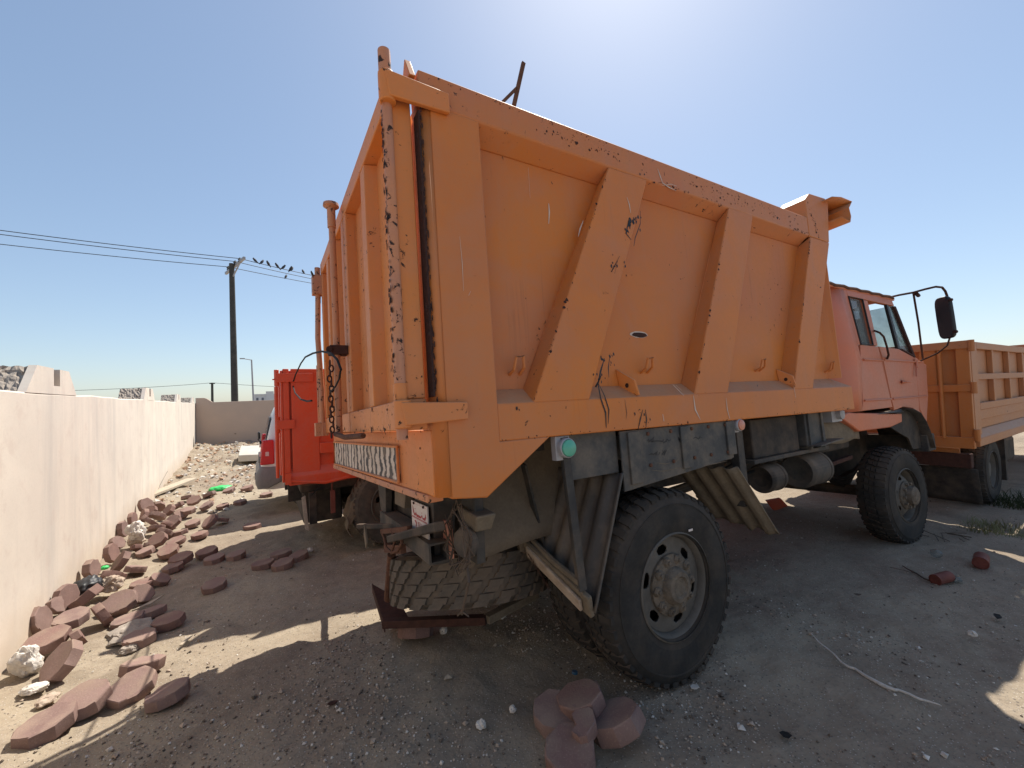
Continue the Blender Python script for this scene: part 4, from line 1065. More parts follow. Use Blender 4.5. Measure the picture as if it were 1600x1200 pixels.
hz = random.Random(21)
for (a_, b_, sag_) in ((V(-.85, .78, 1.0), V(.9, .76, .95), .14), (V(.9, .72, 1.05), V(1.9, .5, 1.08), .10), (V(-.9, .6, 1.2), V(-.2, .5, .95), .12), (V(1.2, .3, 1.0), V(1.75, .28, 1.1), .08), (V(2.0, .4, 1.05), V(3.2, .45, .95), .12), (V(-.95, 1.4, 1.1), V(-.9, .5, 1.05), .10)):
    m = MB(); m.tube([a_.lerp(b_, k/12)-V(0, .02*math.sin(k), sag_*4*(k/12)*(1-k/12)) for k in range(13)], .009, 6); m.build('air_hose', M['cable'], truck)
for x in (-.10, .05, .25, .45, .62, .80):
    for z in (1.40, 1.22):
        m = MB(); m.lathe([(.012, 0), (.012, -.006), (.008, -.009), (.001, -.009)], V(x, .019, z), (0, 1, 0), 6); m.build('plate_bolt', M['rust'], truck)
for k in range(12):
    x = -1.0+.3*k
    m = MB(); m.lathe([(.011, 0), (.011, -.006), (.001, -.008)], V(x, 1.0-.18, .95+.06*(k % 2)), (0, 1, 0), 6); m.build('rail_bolt', M['rust'], truck)
# ---------------- cab
def cabside(far):
    s = -1 if far else 1
    Y0 = (lambda z: .10+max(0, z-1.95)*.08+max(0, 1.6-z)*.05)
    def P(x, z, d=0.0):
        y = Y0(z)+d; return V(x, WB-y if far else y, z)
    off = .045*s
    def panel(name, pts, mat, th=None, bevel=.006, d=0.0):
        m = MB(); m.ext([P(x, z, d) for x, z in pts], (0, s*(th or .045), 0)); return m.build(name, mat, truck, bevel=bevel)
    # rear quarter: lower and pillars
    panel('cab_quarter', [(3.22, 1.37), (4.02, 1.37), (3.985, 1.45), (3.885, 1.88), (3.84, 2.035), (3.395, 2.04), (3.34, 1.88), (3.27, 1.45)], M['cab'])
    panel('rear_pillar', [(3.345, 2.042), (3.40, 2.042), (3.37, 2.555), (3.37, 2.64), (3.29, 2.64)], M['cab'])
    panel('cab_header', [(3.372, 2.558), (4.62, 2.552), (4.58, 2.645), (3.372, 2.645)], M['cab'])
    panel('door_pillar', [(3.705, 2.042), (3.838, 2.042), (3.86, 2.55), (3.715, 2.55)], M['cab'])
    # door
    dr_ = sub('cab_door', truck)
    def dpanel(name, pts, mat, d=0.0, th=.04, bevel=.006):
        m = MB(); m.ext([P(x, z, d) for x, z in pts], (0, s*th, 0)); return m.build(name, mat, dr_, bevel=bevel)
    dpanel('door_skin', [(4.035, 1.37), (4.05, 1.335), (4.32, 1.36), (4.62, 1.33), (4.86, 1.10), (5.03, 1.14), (5.14, 1.46), (5.22, 1.84), (4.87, 1.92), (4.40, 2.02), (3.855, 2.035), (3.90, 1.88), (4.0, 1.45)], M['cab'], -.004)
    dpanel('window_frame', [(4.40, 2.022), (4.47, 2.022), (4.44, 2.549), (4.38, 2.549)], M['black'], -.002, .03)
    dpanel('window_frame', [(4.474, 2.015), (4.84, 1.935), (4.90, 1.925), (4.66, 2.55), (4.60, 2.549), (4.82, 1.965), (4.50, 2.03)], M['rustdark'], -.004, .04)
    m = MB(); m.ext([P(4.472, 2.03, .02), P(4.80, 1.97, .02), P(4.60, 2.545, .02), P(4.442, 2.545, .02)], (0, s*.006, 0)); m.build('quarter_glass', M['glass'], dr_)
    # crease lines
    for cr0, cr1, q_ in (((3.40, 1.885), (3.89, 1.88), .010), ((3.30, 1.47), (3.99, 1.46), .012)):
        m = MB(); m.tube([P(*cr0, -.002), P(*cr1, -.002)], q_, 6); m.build('pressed_crease', M['cab'], truck)
    for cr0, cr1, q_ in (((3.91, 1.885), (5.10, 1.87), .010), ((4.02, 1.46), (5.10, 1.455), .012)):
        m = MB(); m.tube([P(*cr0, -.006), P(*cr1, -.006)], q_, 6); m.build('pressed_crease', M['cab'], dr_)
    # door handle
    m = MB(); m.ext([P(4.33, 1.66, -.008), P(4.42, 1.66, -.008), P(4.42, 1.62, -.008), P(4.33, 1.62, -.008)], (0, -s*.004, 0)); m.tube([P(4.31, 1.635, -.012), P(4.33, 1.635, -.04), P(4.44, 1.635, -.04), P(4.45, 1.635, -.012)], .011, 8); m.build('door_handle', M['cab'], dr_)
    # side window with a pale cloth behind
    m = MB(); m.ext([P(3.40, 2.045, .02), P(3.70, 2.045, .02), P(3.712, 2.552, .02), P(3.372, 2.552, .02)], (0, s*.006, 0)); m.build('rear_side_glass', M['glass_dim'], truck)
    m = MB(); m.tube([P(3.40, 2.045, -.004), P(3.70, 2.045, -.004), P(3.712, 2.552, -.004), P(3.372, 2.552, -.004), P(3.40, 2.045, -.004)], .008, 6); m.build('window_seal', M['black'], truck)
    # grab rail
    g_ = [(575/4.615+1240, 445/4.615+420), (620, 460), (650, 490), (672, 560), (685, 620), (668, 668)]
    g_ = [(1364, 516)]+[(1240+a/4.615, 420+b/4.615) for a, b in g_[1:]]
    pts = []
    for i, (a, b) in enumerate(g_):
        q = ly(a, b, .04 if 0 < i < len(g_)-1 else .14); pts.append(V(q.x, WB-q.y if far else q.y, q.z))
    m = MB(); m.tube(pts, .010, 8); m.build('grab_rail', M['rustdark'], truck)
    # rear rounded corner
    m = MB(); rows = []
    for z in (1.37, 1.6, 1.88, 2.1, 2.35, 2.645):
        xq = 3.34-(z-1.88)*.065 if z > 1.88 else 3.22+(z-1.37)*.235
        row = []
        for k in range(9):
            a = math.pi/2*k/8; R_ = .30
            row.append(V(xq-(xq-2.81)*math.sin(a)+.0, 0, z)); y = Y0(z)+R_*(1-math.cos(a)); row[-1].y = WB-y if far else y
        row.append(V(2.81, WB-(Y0(z)+.42) if far else Y0(z)+.42, z)); rows.append(row)
    m.sheet(rows); m.build('cab_rear_corner', M['cab_rear'], truck, solid=.006, ang=60)
    # lower sill with step
    m = MB(); m.ext([P(2.80, 1.34, .02), P(3.20, 1.17, .02), P(4.0, 1.155, .02), P(4.33, 1.19, .02), P(4.34, 1.285, .02), P(3.9, 1.31, .02), P(3.0, 1.37, .02)], (0, s*.30, 0)); m.build('step_box', M['cab_rear'], truck, bevel=.012)
    m = MB(); m.ext([P(3.55, 1.31, .03), P(4.25, 1.34, .0), P(4.34, 1.30, .0), P(3.9, 1.315, -.01)], (0, s*.2, 0)); m.build('torn_sill', M['whitestone'] if False else M['guard'], truck)
    # wheel arch flap
    m = MB(); rows = []
    for i, (x, z) in enumerate([(4.27, 1.34), (4.45, 1.325), (4.66, 1.27), (4.80, 1.16), (4.90, 1.02), (4.97, .84)]):
        rows.append([V(x-.0*k, (WB-(.06+.10*k) if far else .06+.10*k), z+.004*k) for k in range(6)])
    m.sheet(rows)
    m.ext([P(4.0, 1.16, .03), P(4.27, 1.34, .03), P(4.45, 1.325, .03), P(4.66, 1.27, .03), P(4.80, 1.16, .03), P(4.90, 1.02, .03), P(4.97, .84, .03), P(4.62, .86, .03), P(4.50, 1.0, .03), P(4.3, 1.06, .03)], (0, s*.012, 0))
    m.build('wheel_arch', M['darker'], truck, solid=.008)
cabside(False); cabside(True)
# rear wall of cab, roof, front, floor, interior
m = MB(); m.hexa([V(2.80, .5, 1.37), V(2.82, .5, 1.37), V(2.82, 2.0, 1.37), V(2.80, 2.0, 1.37), V(2.78, .5, 2.645), V(2.80, .5, 2.645), V(2.80, 2.0, 2.645), V(2.78, 2.0, 2.645)]); m.build('cab_rear_wall', M['cab_rear'], truck)
m = MB(); rows = []
for i in range(13):
    u_ = i/12; x = 2.77+1.89*u_; row = []
    for k in range(15):
        v_ = k/14*2-1; y = WB/2+v_*1.10
        e = 1-abs(v_)**6; ee = 1-max(0, (u_-.85)/.15)**2*.8; ef = 1-max(0, (.08-u_)/.08)**2*.7
        row.append(V(x, y, 2.635+.085*e*ee*ef+.006*mnoise.noise(Vector((x*6, y*6, 0)))))
    rows.append(row)
m.sheet(rows); m.build('cab_roof', M['cab'], truck, solid=.03, ang=60)
m = MB(); pts = [V(2.90+.1*i, .148, 2.65+.006*math.sin(i*2.1)) for i in range(18)]; m.tube(pts, .016, 6); m.build('roof_gutter', M['rust'], truck)
m = MB(); m.ext([V(5.03, .12, 1.14), V(5.14, .10, 1.46), V(5.22, .10, 1.84), V(4.90, .10, 1.93), V(4.86, .10, 1.90), V(4.8, .10, 1.3)], (0, WB-.2, 0)); m.build('cab_front', M['cab'], truck, bevel=.01)
m = MB(); m.ext([V(4.90, .13, 1.94), V(4.65, .17, 2.56), V(4.65, WB-.17, 2.56), V(4.90, WB-.13, 1.94)], (.006, 0, .004)); m.build('windscreen', M['glass'], truck)
m = MB(); m.bx(3.05, 4.85, .2, WB-.2, 1.36, 1.40); m.build('cab_floor', M['dark'], truck)
for y in (.45, 1.5):
    m = MB(); m.bx(3.35, 3.85, y, y+.55, 1.40, 1.75); m.bx(3.25, 3.40, y, y+.55, 1.75, 2.0); m.build('seat', M['black'], truck, bevel=.03)
m = MB(); m.tube([V(4.42+.07*math.cos(a)*.5, 1.85+.2*math.sin(a), 1.95+.2*math.cos(a)*.4) for a in [2*math.pi*k/16 for k in range(17)]], .013, 6); m.build('steering_wheel', M['black'], truck)
m = MB(); rows = [[V(3.30+.02*math.sin(k*1.3)+.035*i, .24+.012*math.sin(k*2.2), 2.06+.055*i) for k in range(8)] for i in range(3)]
m = MB(); m.sheet([[V(3.46+.04*i+.004*k, .22+.02*math.sin(i*2.0+k), 2.46-.055*k-.03*(i == 0)) for i in range(6)] for k in range(8)]); m.build('curtain', M['cloth'], truck, solid=.004)
m = MB(); m.bx(4.9, 5.15, .1, WB-.1, .80, 1.0); m.build('bumper', M['dark'], truck, bevel=.01)
# mirror arm and mirror
YM = -.22
arm = sub('mirror', truck)
mp = [(1388, 465, .22), (1405, 461, .1), (1427, 457, -.05), (1445, 452, -.14), (1462, 448, YM), (1472, 449, YM), (1477, 455, YM), (1480, 463, YM)]
m = MB(); m.tube([ly(a, b, y) for a, b, y in mp], .012, 8); m.tube([ly(1427, 457, -.05), ly(1435, 505, .02), ly(1442, 562, .10)], .010, 8); m.tube([ly(1438, 564, .10), ly(1465, 552, -.08), ly(1480, 540, -.2), ly(1484, 528, YM)], .009, 8)
m.tube([ly(1432, 459, -.07), ly(1435, 462, -.06)], .02, 8); m.build('mirror_arm', M['rustdark'], arm)
ma = ly(1462, 462, YM); mb_ = ly(1487, 530, YM)
cx_, cz_ = (ma.x+mb_.x)/2, (ma.z+mb_.z)/2; hh = (ma.z-mb_.z)/2*1.0
m = MB(); pts = []
hw = .085
for q in range(24):
    a = 2*math.pi*q/24; ca, sa = math.cos(a), math.sin(a)
    yy = hw*math.copysign(abs(ca)**.55, ca); zz = hh*math.copysign(abs(sa)**.35, sa); pts.append((yy, zz))
dirm = (Vector((1, -.55, 0))).normalized()   # back of mirror faces this way
rt = Vector((.55, 1, 0)).normalized(); cen = V(cx_, YM, cz_)
m.ext([cen+rt*a+V(0, 0, b) for a, b in pts], dirm*.04); m.build('mirror_shell', M['black'], arm, bevel=.01)
m = MB(); m.ext([cen-dirm*.002+rt*a*.9+V(0, 0, b*.96) for a, b in pts], -dirm*.002); m.build('mirror_glass', M['mirror'], arm)
m = MB()
for zz in (hh*.75, -hh*.75): m.lathe([(.018, -.01), (.018, .01)], cen+rt*-hw*1.15+V(0, 0, zz), dirm, 10, True)
m.build('mirror_clamp', M['rustdark'], arm)
# bracket under mirror on the door
m = MB(); a = ly(1431, 562, .095); m.ext([a+V(-.08, 0, .0), a+V(.03, 0, .01), a+V(.0, 0, -.10)], (0, -.01, 0)); m.tube([a+V(-.03, -.01, -.02), ly(1432, 588, .08)], .008, 6); m.build('mirror_bracket', M['cab'], truck)

# ================================================================ RED TIPPER TRUCK
def wlab(r): return r
RY = 5.30; RX = .28
red = thing('tipper_truck', 'bright red tipper truck parked between the orange truck and the white car', 'dump truck', (RX, RY, 0))
def rp(px, py, d=0.0):
    p = at_y(px, py, RY+d); return V(p.x-RX, d, p.z)
RW = 1.95; RL = 3.6
zt = 2.04; zb = .74
for s_, Y in ((1, lambda d: d), (-1, lambda d: RW-d)):
    m = MB(); m.bx(0.0, RL, min(Y(.05), Y(.07)), max(Y(.05), Y(.07)), zb+.05, zt-.02); m.build('side_sheet', M['red'], red)
    x1 = rp(497, 600).x; x1b = rp(480, 700).x
    lo_, hi_ = sorted((Y(0), Y(.07)))
    m = MB(); m.bx(.02, x1, lo_, hi_, zb+.06, zt); m.build('rear_panel_post', M['red'], red, bevel=.006)
    m = MB(); m.bx(x1+.001, RL, lo_, hi_, zt-.10, zt); m.build('top_rail', M['red'], red, bevel=.006)
    zm = rp(520, 642).z; zl = rp(520, 700).z
    m = MB(); m.bx(x1+.001, RL, lo_+(.002 if s_ > 0 else 0), hi_, zm-.035, zm+.035); m.build('middle_rail', M['red'], red, bevel=.006)
    m = MB(); m.bx(x1+.001, RL, lo_, hi_, zl-.05, zl+.07); m.build('lower_rail', M['red'], red, bevel=.006)
    m = MB(); m.hexa([V(-.02, Y(-.03), zb), V(RL, Y(-.03), zb), V(RL, Y(.09), zb), V(-.02, Y(.09), zb), V(-.02, Y(-.03), zb+.10), V(RL, Y(-.03), zb+.10), V(RL, Y(.06), zb+.20), V(-.02, Y(.06), zb+.20)]); m.build('bottom_rail', M['red'], red, bevel=.008)
    for xx in (.95, 1.5, 2.1, 2.7, 3.3):
        m = MB(); m.bx(xx, xx+.09, lo_+.003, hi_, zb+.2, zt-.11); m.build('post', M['red'], red, bevel=.005)
    m = MB(); m.hexa([V(x1b+.30, Y(.02), zb+.24), V(x1b+.34, Y(.02), zb+.24), V(x1b+.34, Y(.05), zb+.24), V(x1b+.30, Y(.05), zb+.24), V(x1b+.22, Y(.0), zb+.40), V(x1b+.26, Y(.0), zb+.40), V(x1b+.26, Y(.05), zb+.40), V(x1b+.22, Y(.05), zb+.40)]); m.build('side_hook', M['red'], red)
for k_, (xa, xb, zh) in enumerate(((.62, 1.3, 2.7), (1.3, 2.2, 3.1), (2.2, RL, 3.4))):  # unseen boards added above the sides to lengthen the truck's ground shadow
    m = MB(); m.ext([V(xa+.003, .03, zt+.002), V(xb-.003, .03, zt+.002), V(xb-.003, .03, zh), V(xa+.003, .03, zh-.2)], (0, .03, 0)); m.build('added_shadow_board', M['red'], red, bevel=.004)
m = MB(); m.bx(-.06, .0, 0, RW, zb+.02, zt); m.build('tailgate', M['red'], red, bevel=.006)
for yy in (0.0, .55, 1.1, 1.65, RW-.1):
    m = MB(); m.bx(-.085, -.062, yy, yy+.1, zb+.04, zt-.02); m.build('tailgate_post', M['red'], red, bevel=.005)
m = MB(); m.bx(0.0, RL, .1, RW-.1, zb+.1, zb+.14); m.build('body_floor', M['red'], red)
m = MB(); m.bx(RL-.05, RL, .08, RW-.08, zb+.1, zt+.2); m.build('front_wall', M['red'], red)
for zz, L in ((zt-.10, .30), (1.42, .10)):
    m = MB(); m.bx(-.13, L-.05, -.02, -.004, zz-.05, zz+.05); m.tube([V(-.12, .01, zz-.09), V(-.12, .01, zz+.09)], .025, 10); m.build('gate_hinge', M['red'], red, bevel=.004)
m = MB(); m.tube([V(-.13, -.0, zb+.1), V(-.13, 0, zt-.2)], .016, 8); m.tube([V(-.16, -.02, zt-.12), V(-.10, .0, zt-.11)], .008, 6); m.build('gate_rod', M['red'], red)
m = MB(); m.box(V(-.03, -.04, zb+.08), (.06, .03, .12)); m.tube([V(0, -.03, zb+.05), V(.35, -.03, zb-.01), V(.60, -.03, zb+.02)], .018, 8); m.build('gate_latch', M['red'], red)
for yy in (.7, 1.55):
    m = MB(); m.bx(.0, 6.2, yy, yy+.08, .42, .66); m.build('chassis_rail', M['darker'], red)
m = MB(); m.bx(.15, .6, .5, 1.9, .16, .60); m.bx(.1, 1.0, .2, 2.1, .60, .70); m.build('rear_crossmember', M['darker'], red, bevel=.02)
sA = rp(458, 768); 
m = MB(); m.hexa([V(.13, .02, .22), V(.17, .02, .20), V(.17, .05, .20), V(.13, .05, .22), V(.10, .02, .58), V(.14, .02, .60), V(.14, .05, .60), V(.10, .05, .58)]); m.build('lamp_board', M['concrete'], red, bevel=.004)
m = MB(); m.bx(.18, .26, .05, .10, .26, .62); m.build('lamp_stay', M['darker'], red, bevel=.004)
m = MB(); m.bx(.40, .45, .0, .04, .36, .62); m.tube([V(.42, .02, .62), V(.42, .02, .72)], .012, 6); m.build('red_stay', M['can'], red, bevel=.003)
m = MB(); m.tube([V(.2, .0, .60), V(.28, -.02, .68)], .008, 6); m.build('cable', M['cable'], red)
# mudguard and torn flap
m = MB(); gp = [rp(574, 752), rp(590, 756), rp(566, 782), rp(556, 806), rp(548, 822), rp(542, 812), rp(550, 785)]
m.ext(gp, (0, .30, 0)); m.build('mudguard', M['muddy'], red, bevel=.006)
m = MB(); rows = [[V(rp(541, 812).x+.018*math.sin(i*1.1+k*.4)+.006*i, -.02+.04*k, rp(541, 808).z-.036*i) for k in range(4)] for i in range(8)]; m.sheet(rows); m.build('mud_flap', M['muddy'], red, solid=.01)
for s_, y in ((-1, .02), (1, RW-.02)):
    w_o = sub('wheel', red); tyre_parts(w_o, (1.13, y-(.04 if s_ < 0 else 0), .36), (0, s_, 0), .51, .26, M['rubber_mid'], 'rear', M['rim'], seg=48)
    w_o = sub('wheel', red); tyre_parts(w_o, (4.6, y, .36), (0, s_, 0), .51, .26, M['rubber'], 'plain', M['darker'], seg=48)
    w_o = sub('wheel', red); tyre_parts(w_o, (1.20, y-s_*.3, .36), (0, s_, 0), .51, .26, M['rubber'], 'plain', M['darker'], seg=48)
m = MB(); m.tube([V(1.2, .2, .36), V(1.2, 2.1, .36)], .08, 10); m.build('rear_axle', M['darker'], red)
m = MB(); m.bx(3.9, 5.6, .05, RW-.05, .7, 2.35); m.build('cab_shell', M['red'], red, bevel=.12)
m = MB(); m.ext([V(4.4, .03, 1.55), V(5.2, .03, 1.55), V(5.1, .03, 2.1), V(4.5, .03, 2.1)], (0, .02, 0)); m.build('cab_window', M['glass_dim'], red)

# ================================================================ THIRD TRUCK (faded orange, right edge)
CY = 1.50
cp = at_y(1516, 533, CY); CX = cp.x
t3 = thing('tipper_truck', 'faded tan-orange tipper with panelled low sides at the right edge of the view', 'dump truck', (CX, CY, 0))
def cpx(px, py, d=0.0):
    p = at_y(px, py, CY+d); return V(p.x-CX, d, p.z)
zt = cp.z; zb = cpx(1521, 700).z
CL = 5.2; CW = 2.4
zm = cpx(1540, 588).z; zl = cpx(1540, 632).z; zl2 = cpx(1540, 655).z
xs_ = [cpx(px, 560).x for px in (1552, 1577, 1598)]
for s_, Y in ((1, lambda d: d), (-1, lambda d: CW-d)):
    def bxs(x0, x1, d0, d1, z0, z1, name, mat='tan_or', bev=.006):
        a, b = sorted((Y(d0), Y(d1))); m = MB(); m.bx(x0, x1, a, b, z0, z1); return m.build(name, M[mat], t3, bevel=bev)
    bxs(.02, CL, .06, .08, zb, zt-.01, 'side_sheet')
    x0c = cpx(1527, 560).x
    bxs(.0, x0c, 0, .08, zb+.02, zt, 'corner_post')
    bxs(x0c+.001, CL, 0, .06, zt-.09, zt, 'top_rail')
    bxs(x0c+.001, CL, .002, .06, zm-.04, zm+.04, 'middle_rail')
    bxs(x0c+.001, CL, 0, .06, zl-.06, zl+.03, 'lower_rail')
    step = xs_[1]-xs_[0]
    k = 0
    x = xs_[0]
    while x < CL-.1:
        bxs(x-.035, x+.035, .003, .06, zl+.031, zm-.041, 'panel_post'); bxs(x-.035, x+.035, .003, .06, zm+.041, zt-.091, 'panel_post'); x += step
    bxs(x0c+.08, CL, .02, .06, zl2-.0, zl-.061, 'skirt_panel')
    a = Y(-.03); b = Y(.09)
    m = MB(); m.hexa([V(-.01, a, zb), V(CL, a, zb), V(CL, b, zb), V(-.01, b, zb), V(-.01, a, zb+.10), V(CL, a, zb+.10), V(CL, Y(.05), zb+.19), V(-.01, Y(.05), zb+.19)]); m.build('bottom_rail', M['tan_or'], t3, bevel=.008)
# rear doors
m = MB(); m.bx(-.03, -.01, .02, CW-.02, zb+.02, zt-.02); m.build('tailgate_sheet', M['tan_or2'], t3)
def rx(px, py): p = at_x(px, py, CX-.05); return p.y-CY, p.z
yA = rx(1508, 600)[0]; yB = rx(1499, 600)[0]; zmr = rx(1470, 607)[1]
for y0, y1, nm_ in ((-.0, .12, 'hinge_post'), (.30, .46, 'door_post'), (CW-.12, CW, 'hinge_post')):
    m = MB(); m.bx(-.09, -.031, y0, y1, zb+.05, zt-.05); m.build(nm_, M['tan_or2'], t3, bevel=.006)
m = MB(); m.bx(-.11, -.031, .0, CW, zmr-.045, zmr+.045); m.build('door_rail', M['tan_or2'], t3, bevel=.006)
m = MB(); m.bx(-.11, -.031, .0, CW, zt-.09, zt+.01); m.build('door_top_rail', M['tan_or'], t3, bevel=.006)
m = MB(); m.bx(-.11, -.031, .0, CW, zb-.02, zb+.12); m.build('door_bottom_rail', M['tan_or2'], t3, bevel=.006)
m = MB(); m.bx(-.02, .0, .15, CW-.15, zb-.22, zb-.03); m.build('rear_apron', M['tan_or2'], t3, bevel=.006)
for zz in (zmr, zt-.06, zb+.15):
    m = MB(); m.tube([V(-.10, -.025, zz-.07), V(-.10, -.025, zz+.07)], .03, 10); m.build('hinge', M['tan_or2'], t3)
m = MB(); m.tube([V(-.12, .26, zb+.1), V(-.12, .26, zt-.1)], .018, 8); m.build('latch_rod', M['tan_or2'], t3)
m = MB(); m.bx(.05, CL, .15, CW-.15, zb+.05, zb+.09); m.bx(CL-.04, CL, .1, CW-.1, zb, zt+.15); m.build('body_floor', M['tan_or'], t3)
for yy in (.75, 1.55):
    m = MB(); m.bx(-.0, 7.0, yy, yy+.08, .52, .72); m.build('chassis_rail', M['darker'], t3)
m = MB(); m.bx(-.05, .06, .05, CW-.05, .52, .70); m.build('rear_bumper', M['rustdark'], t3, bevel=.01)
m = MB(); rows = [[V(.05+.02*i, .02+.07*k, .50-.065*i) for k in range(9)] for i in range(8)]; m.sheet(rows); m.build('mud_flap', M['darker'], t3, solid=.01)
whc = cpx(1563, 745, .05); R3 = .47
for s_, y in ((-1, .06), (1, CW-.06)):
    w_o = sub('wheel', t3); tyre_parts(w_o, (1.05, y, -.10+R3), (0, s_, 0), R3, .26, M['rubber'], 'plain', M['rim'], seg=48)
    w_o = sub('wheel', t3); tyre_parts(w_o, (1.05, y-s_*.3, -.10+R3), (0, s_, 0), R3, .26, M['rubber'], 'plain', M['rim'], seg=48)
    w_o = sub('wheel', t3); tyre_parts(w_o, (5.9, y, -.10+R3), (0, s_, 0), R3, .26, M['rubber'], 'plain', M['rim'], seg=48)
m = MB(); m.bx(1.62, 1.70, .05, .5, .15, .75); m.build('mud_flap', M['darker'], t3)
m = MB(); m.bx(5.4, 7.2, .05, CW-.05, .6, 2.2); m.build('cab_shell', M['tan_or'], t3, bevel=.1)
m = MB(); m.bx(2.2, 3.2, .2, .7, .25, .7); m.build('fuel_tank', M['darker'], t3, bevel=.08)

# ================================================================ WHITE CAR
KY = 7.95
kx = at_y(409, 700, KY).x
car = thing('suv', 'white off-road car with red tail lamp half hidden behind the red truck', 'car', (kx, KY, -.17))
KW = 1.8; KLn = 4.6
def loft(sections, name, mat, parent, bevel=0.0, cap=True, ang=40):
    m = MB(); m.sheet([s_+[s_[0]] for s_ in sections])
    if cap: m.add(sections[0], [tuple(range(len(sections[0])))[::-1]]); m.add(sections[-1], [tuple(range(len(sections[-1])))])
    return m.build(name, mat, parent, bevel=bevel, ang=ang)
# body: plan rings at rising heights (rounded rectangle)
def plan(x0, x1, y0, y1, z, r, n=5):
    pts = []
    for cx_, cy_, a0 in ((x0+r, y0+r, math.pi), (x1-r, y0+r, 1.5*math.pi), (x1-r, y1-r, 0), (x0+r, y1-r, .5*math.pi)):
        for k in range(n+1):
            a = a0+math.pi/2*k/n; pts.append(V(cx_+r*math.cos(a), cy_+r*math.sin(a), z))
    return pts
loft([plan(.02, KLn, .05, KW-.05, .42, .18), plan(-.02, KLn+.03, 0, KW, .60, .20), plan(-.02, KLn+.02, -.01, KW+.01, .85, .20), plan(.02, KLn-.05, .02, KW-.02, 1.04, .18)], 'body', M['white_paint'], car, ang=60)
loft([plan(.03, 3.3, .04, KW-.04, 1.038, .16), plan(.16, 2.75, .14, KW-.14, 1.62, .16), plan(.22, 2.6, .20, KW-.20, 1.76, .14), plan(.32, 2.5, .32, KW-.32, 1.80, .12)], 'cabin', M['white_paint'], car, ang=60)
m = MB(); m.ext([V(.045, .22, 1.12), V(.13, .30, 1.60), V(.13, KW-.30, 1.60), V(.045, KW-.22, 1.12)], (-.012, 0, 0)); m.build('rear_window', M['glass_car'], car, bevel=.004)
for s_ in (0, 1):
    y = .06 if not s_ else KW-.06
    y2 = .145 if not s_ else KW-.145
    m = MB(); m.ext([V(.35, y, 1.10), V(2.9, y, 1.10), V(2.65, y2, 1.58), V(.42, y2, 1.58)], (0, -.01 if not s_ else .01, 0)); m.build('side_window', M['glass_car'], car)
    ytl = -.02 if not s_ else KW-.10
    m = MB(); m.hexa([V(-.03, ytl, .84), V(.18, ytl, .84), V(.18, ytl+.12, .84), V(-.03, ytl+.12, .84), V(.01, ytl+.01, 1.24), V(.17, ytl+.01, 1.24), V(.17, ytl+.12, 1.24), V(.01, ytl+.12, 1.24)]); m.build('tail_lamp', M['red_lens'], car, bevel=.02)
    m = MB(); m.hexa([V(-.042, ytl+.02, .98), V(.10, ytl-.006, .98), V(.10, ytl+.1, .98), V(-.042, ytl+.1, .98), V(-.032, ytl+.02, 1.05), V(.10, ytl-.004, 1.05), V(.10, ytl+.1, 1.05), V(-.032, ytl+.1, 1.05)]); m.build('reverse_lens', M['pale_lens'], car, bevel=.004)
    for xx in (.75, 3.75):
        w_o = sub('wheel', car); tyre_parts(w_o, (xx, .02 if not s_ else KW-.02, .36), (0, -1 if not s_ else 1, 0), .36, .24, M['rubber'], 'plain', M['galv'], seg=36, blocks=36)
loft([plan(-.07, .10, -.03, KW+.03, .46, .06), plan(-.10, .30, -.045, KW+.045, .55, .08), plan(-.10, .30, -.045, KW+.045, .68, .08), plan(-.04, .25, -.02, KW+.02, .80, .08)], 'rear_bumper', M['greyplastic'], car, ang=60)
m = MB(); m.hexa([V(-.108, .10, .60), V(-.09, .10, .60), V(-.09, .26, .60), V(-.108, .26, .60), V(-.108, .10, .70), V(-.09, .10, .70), V(-.09, .26, .70), V(-.108, .26, .70)]); m.build('bumper_lamp', M['black'], car, bevel=.01)
m = MB(); m.tube([V(-.03, .9, 1.15), V(-.05, .62, 1.22)], .01, 6); m.lathe([(.03, 0), (.03, .03)], V(-.0, .9, 1.14), (-1, 0, 0), 10, True); m.build('rear_wiper', M['black'], car)
m = MB(); m.bx(-.055, -.02, .62, 1.18, .80, .95); m.build('rear_plate_recess', M['greyplastic'], car, bevel=.01)
m = MB(); m.bx(-.06, -.02, KW-.34, KW-.18, 1.16, 1.30); m.build('spare_bracket', M['black'], car, bevel=.02)

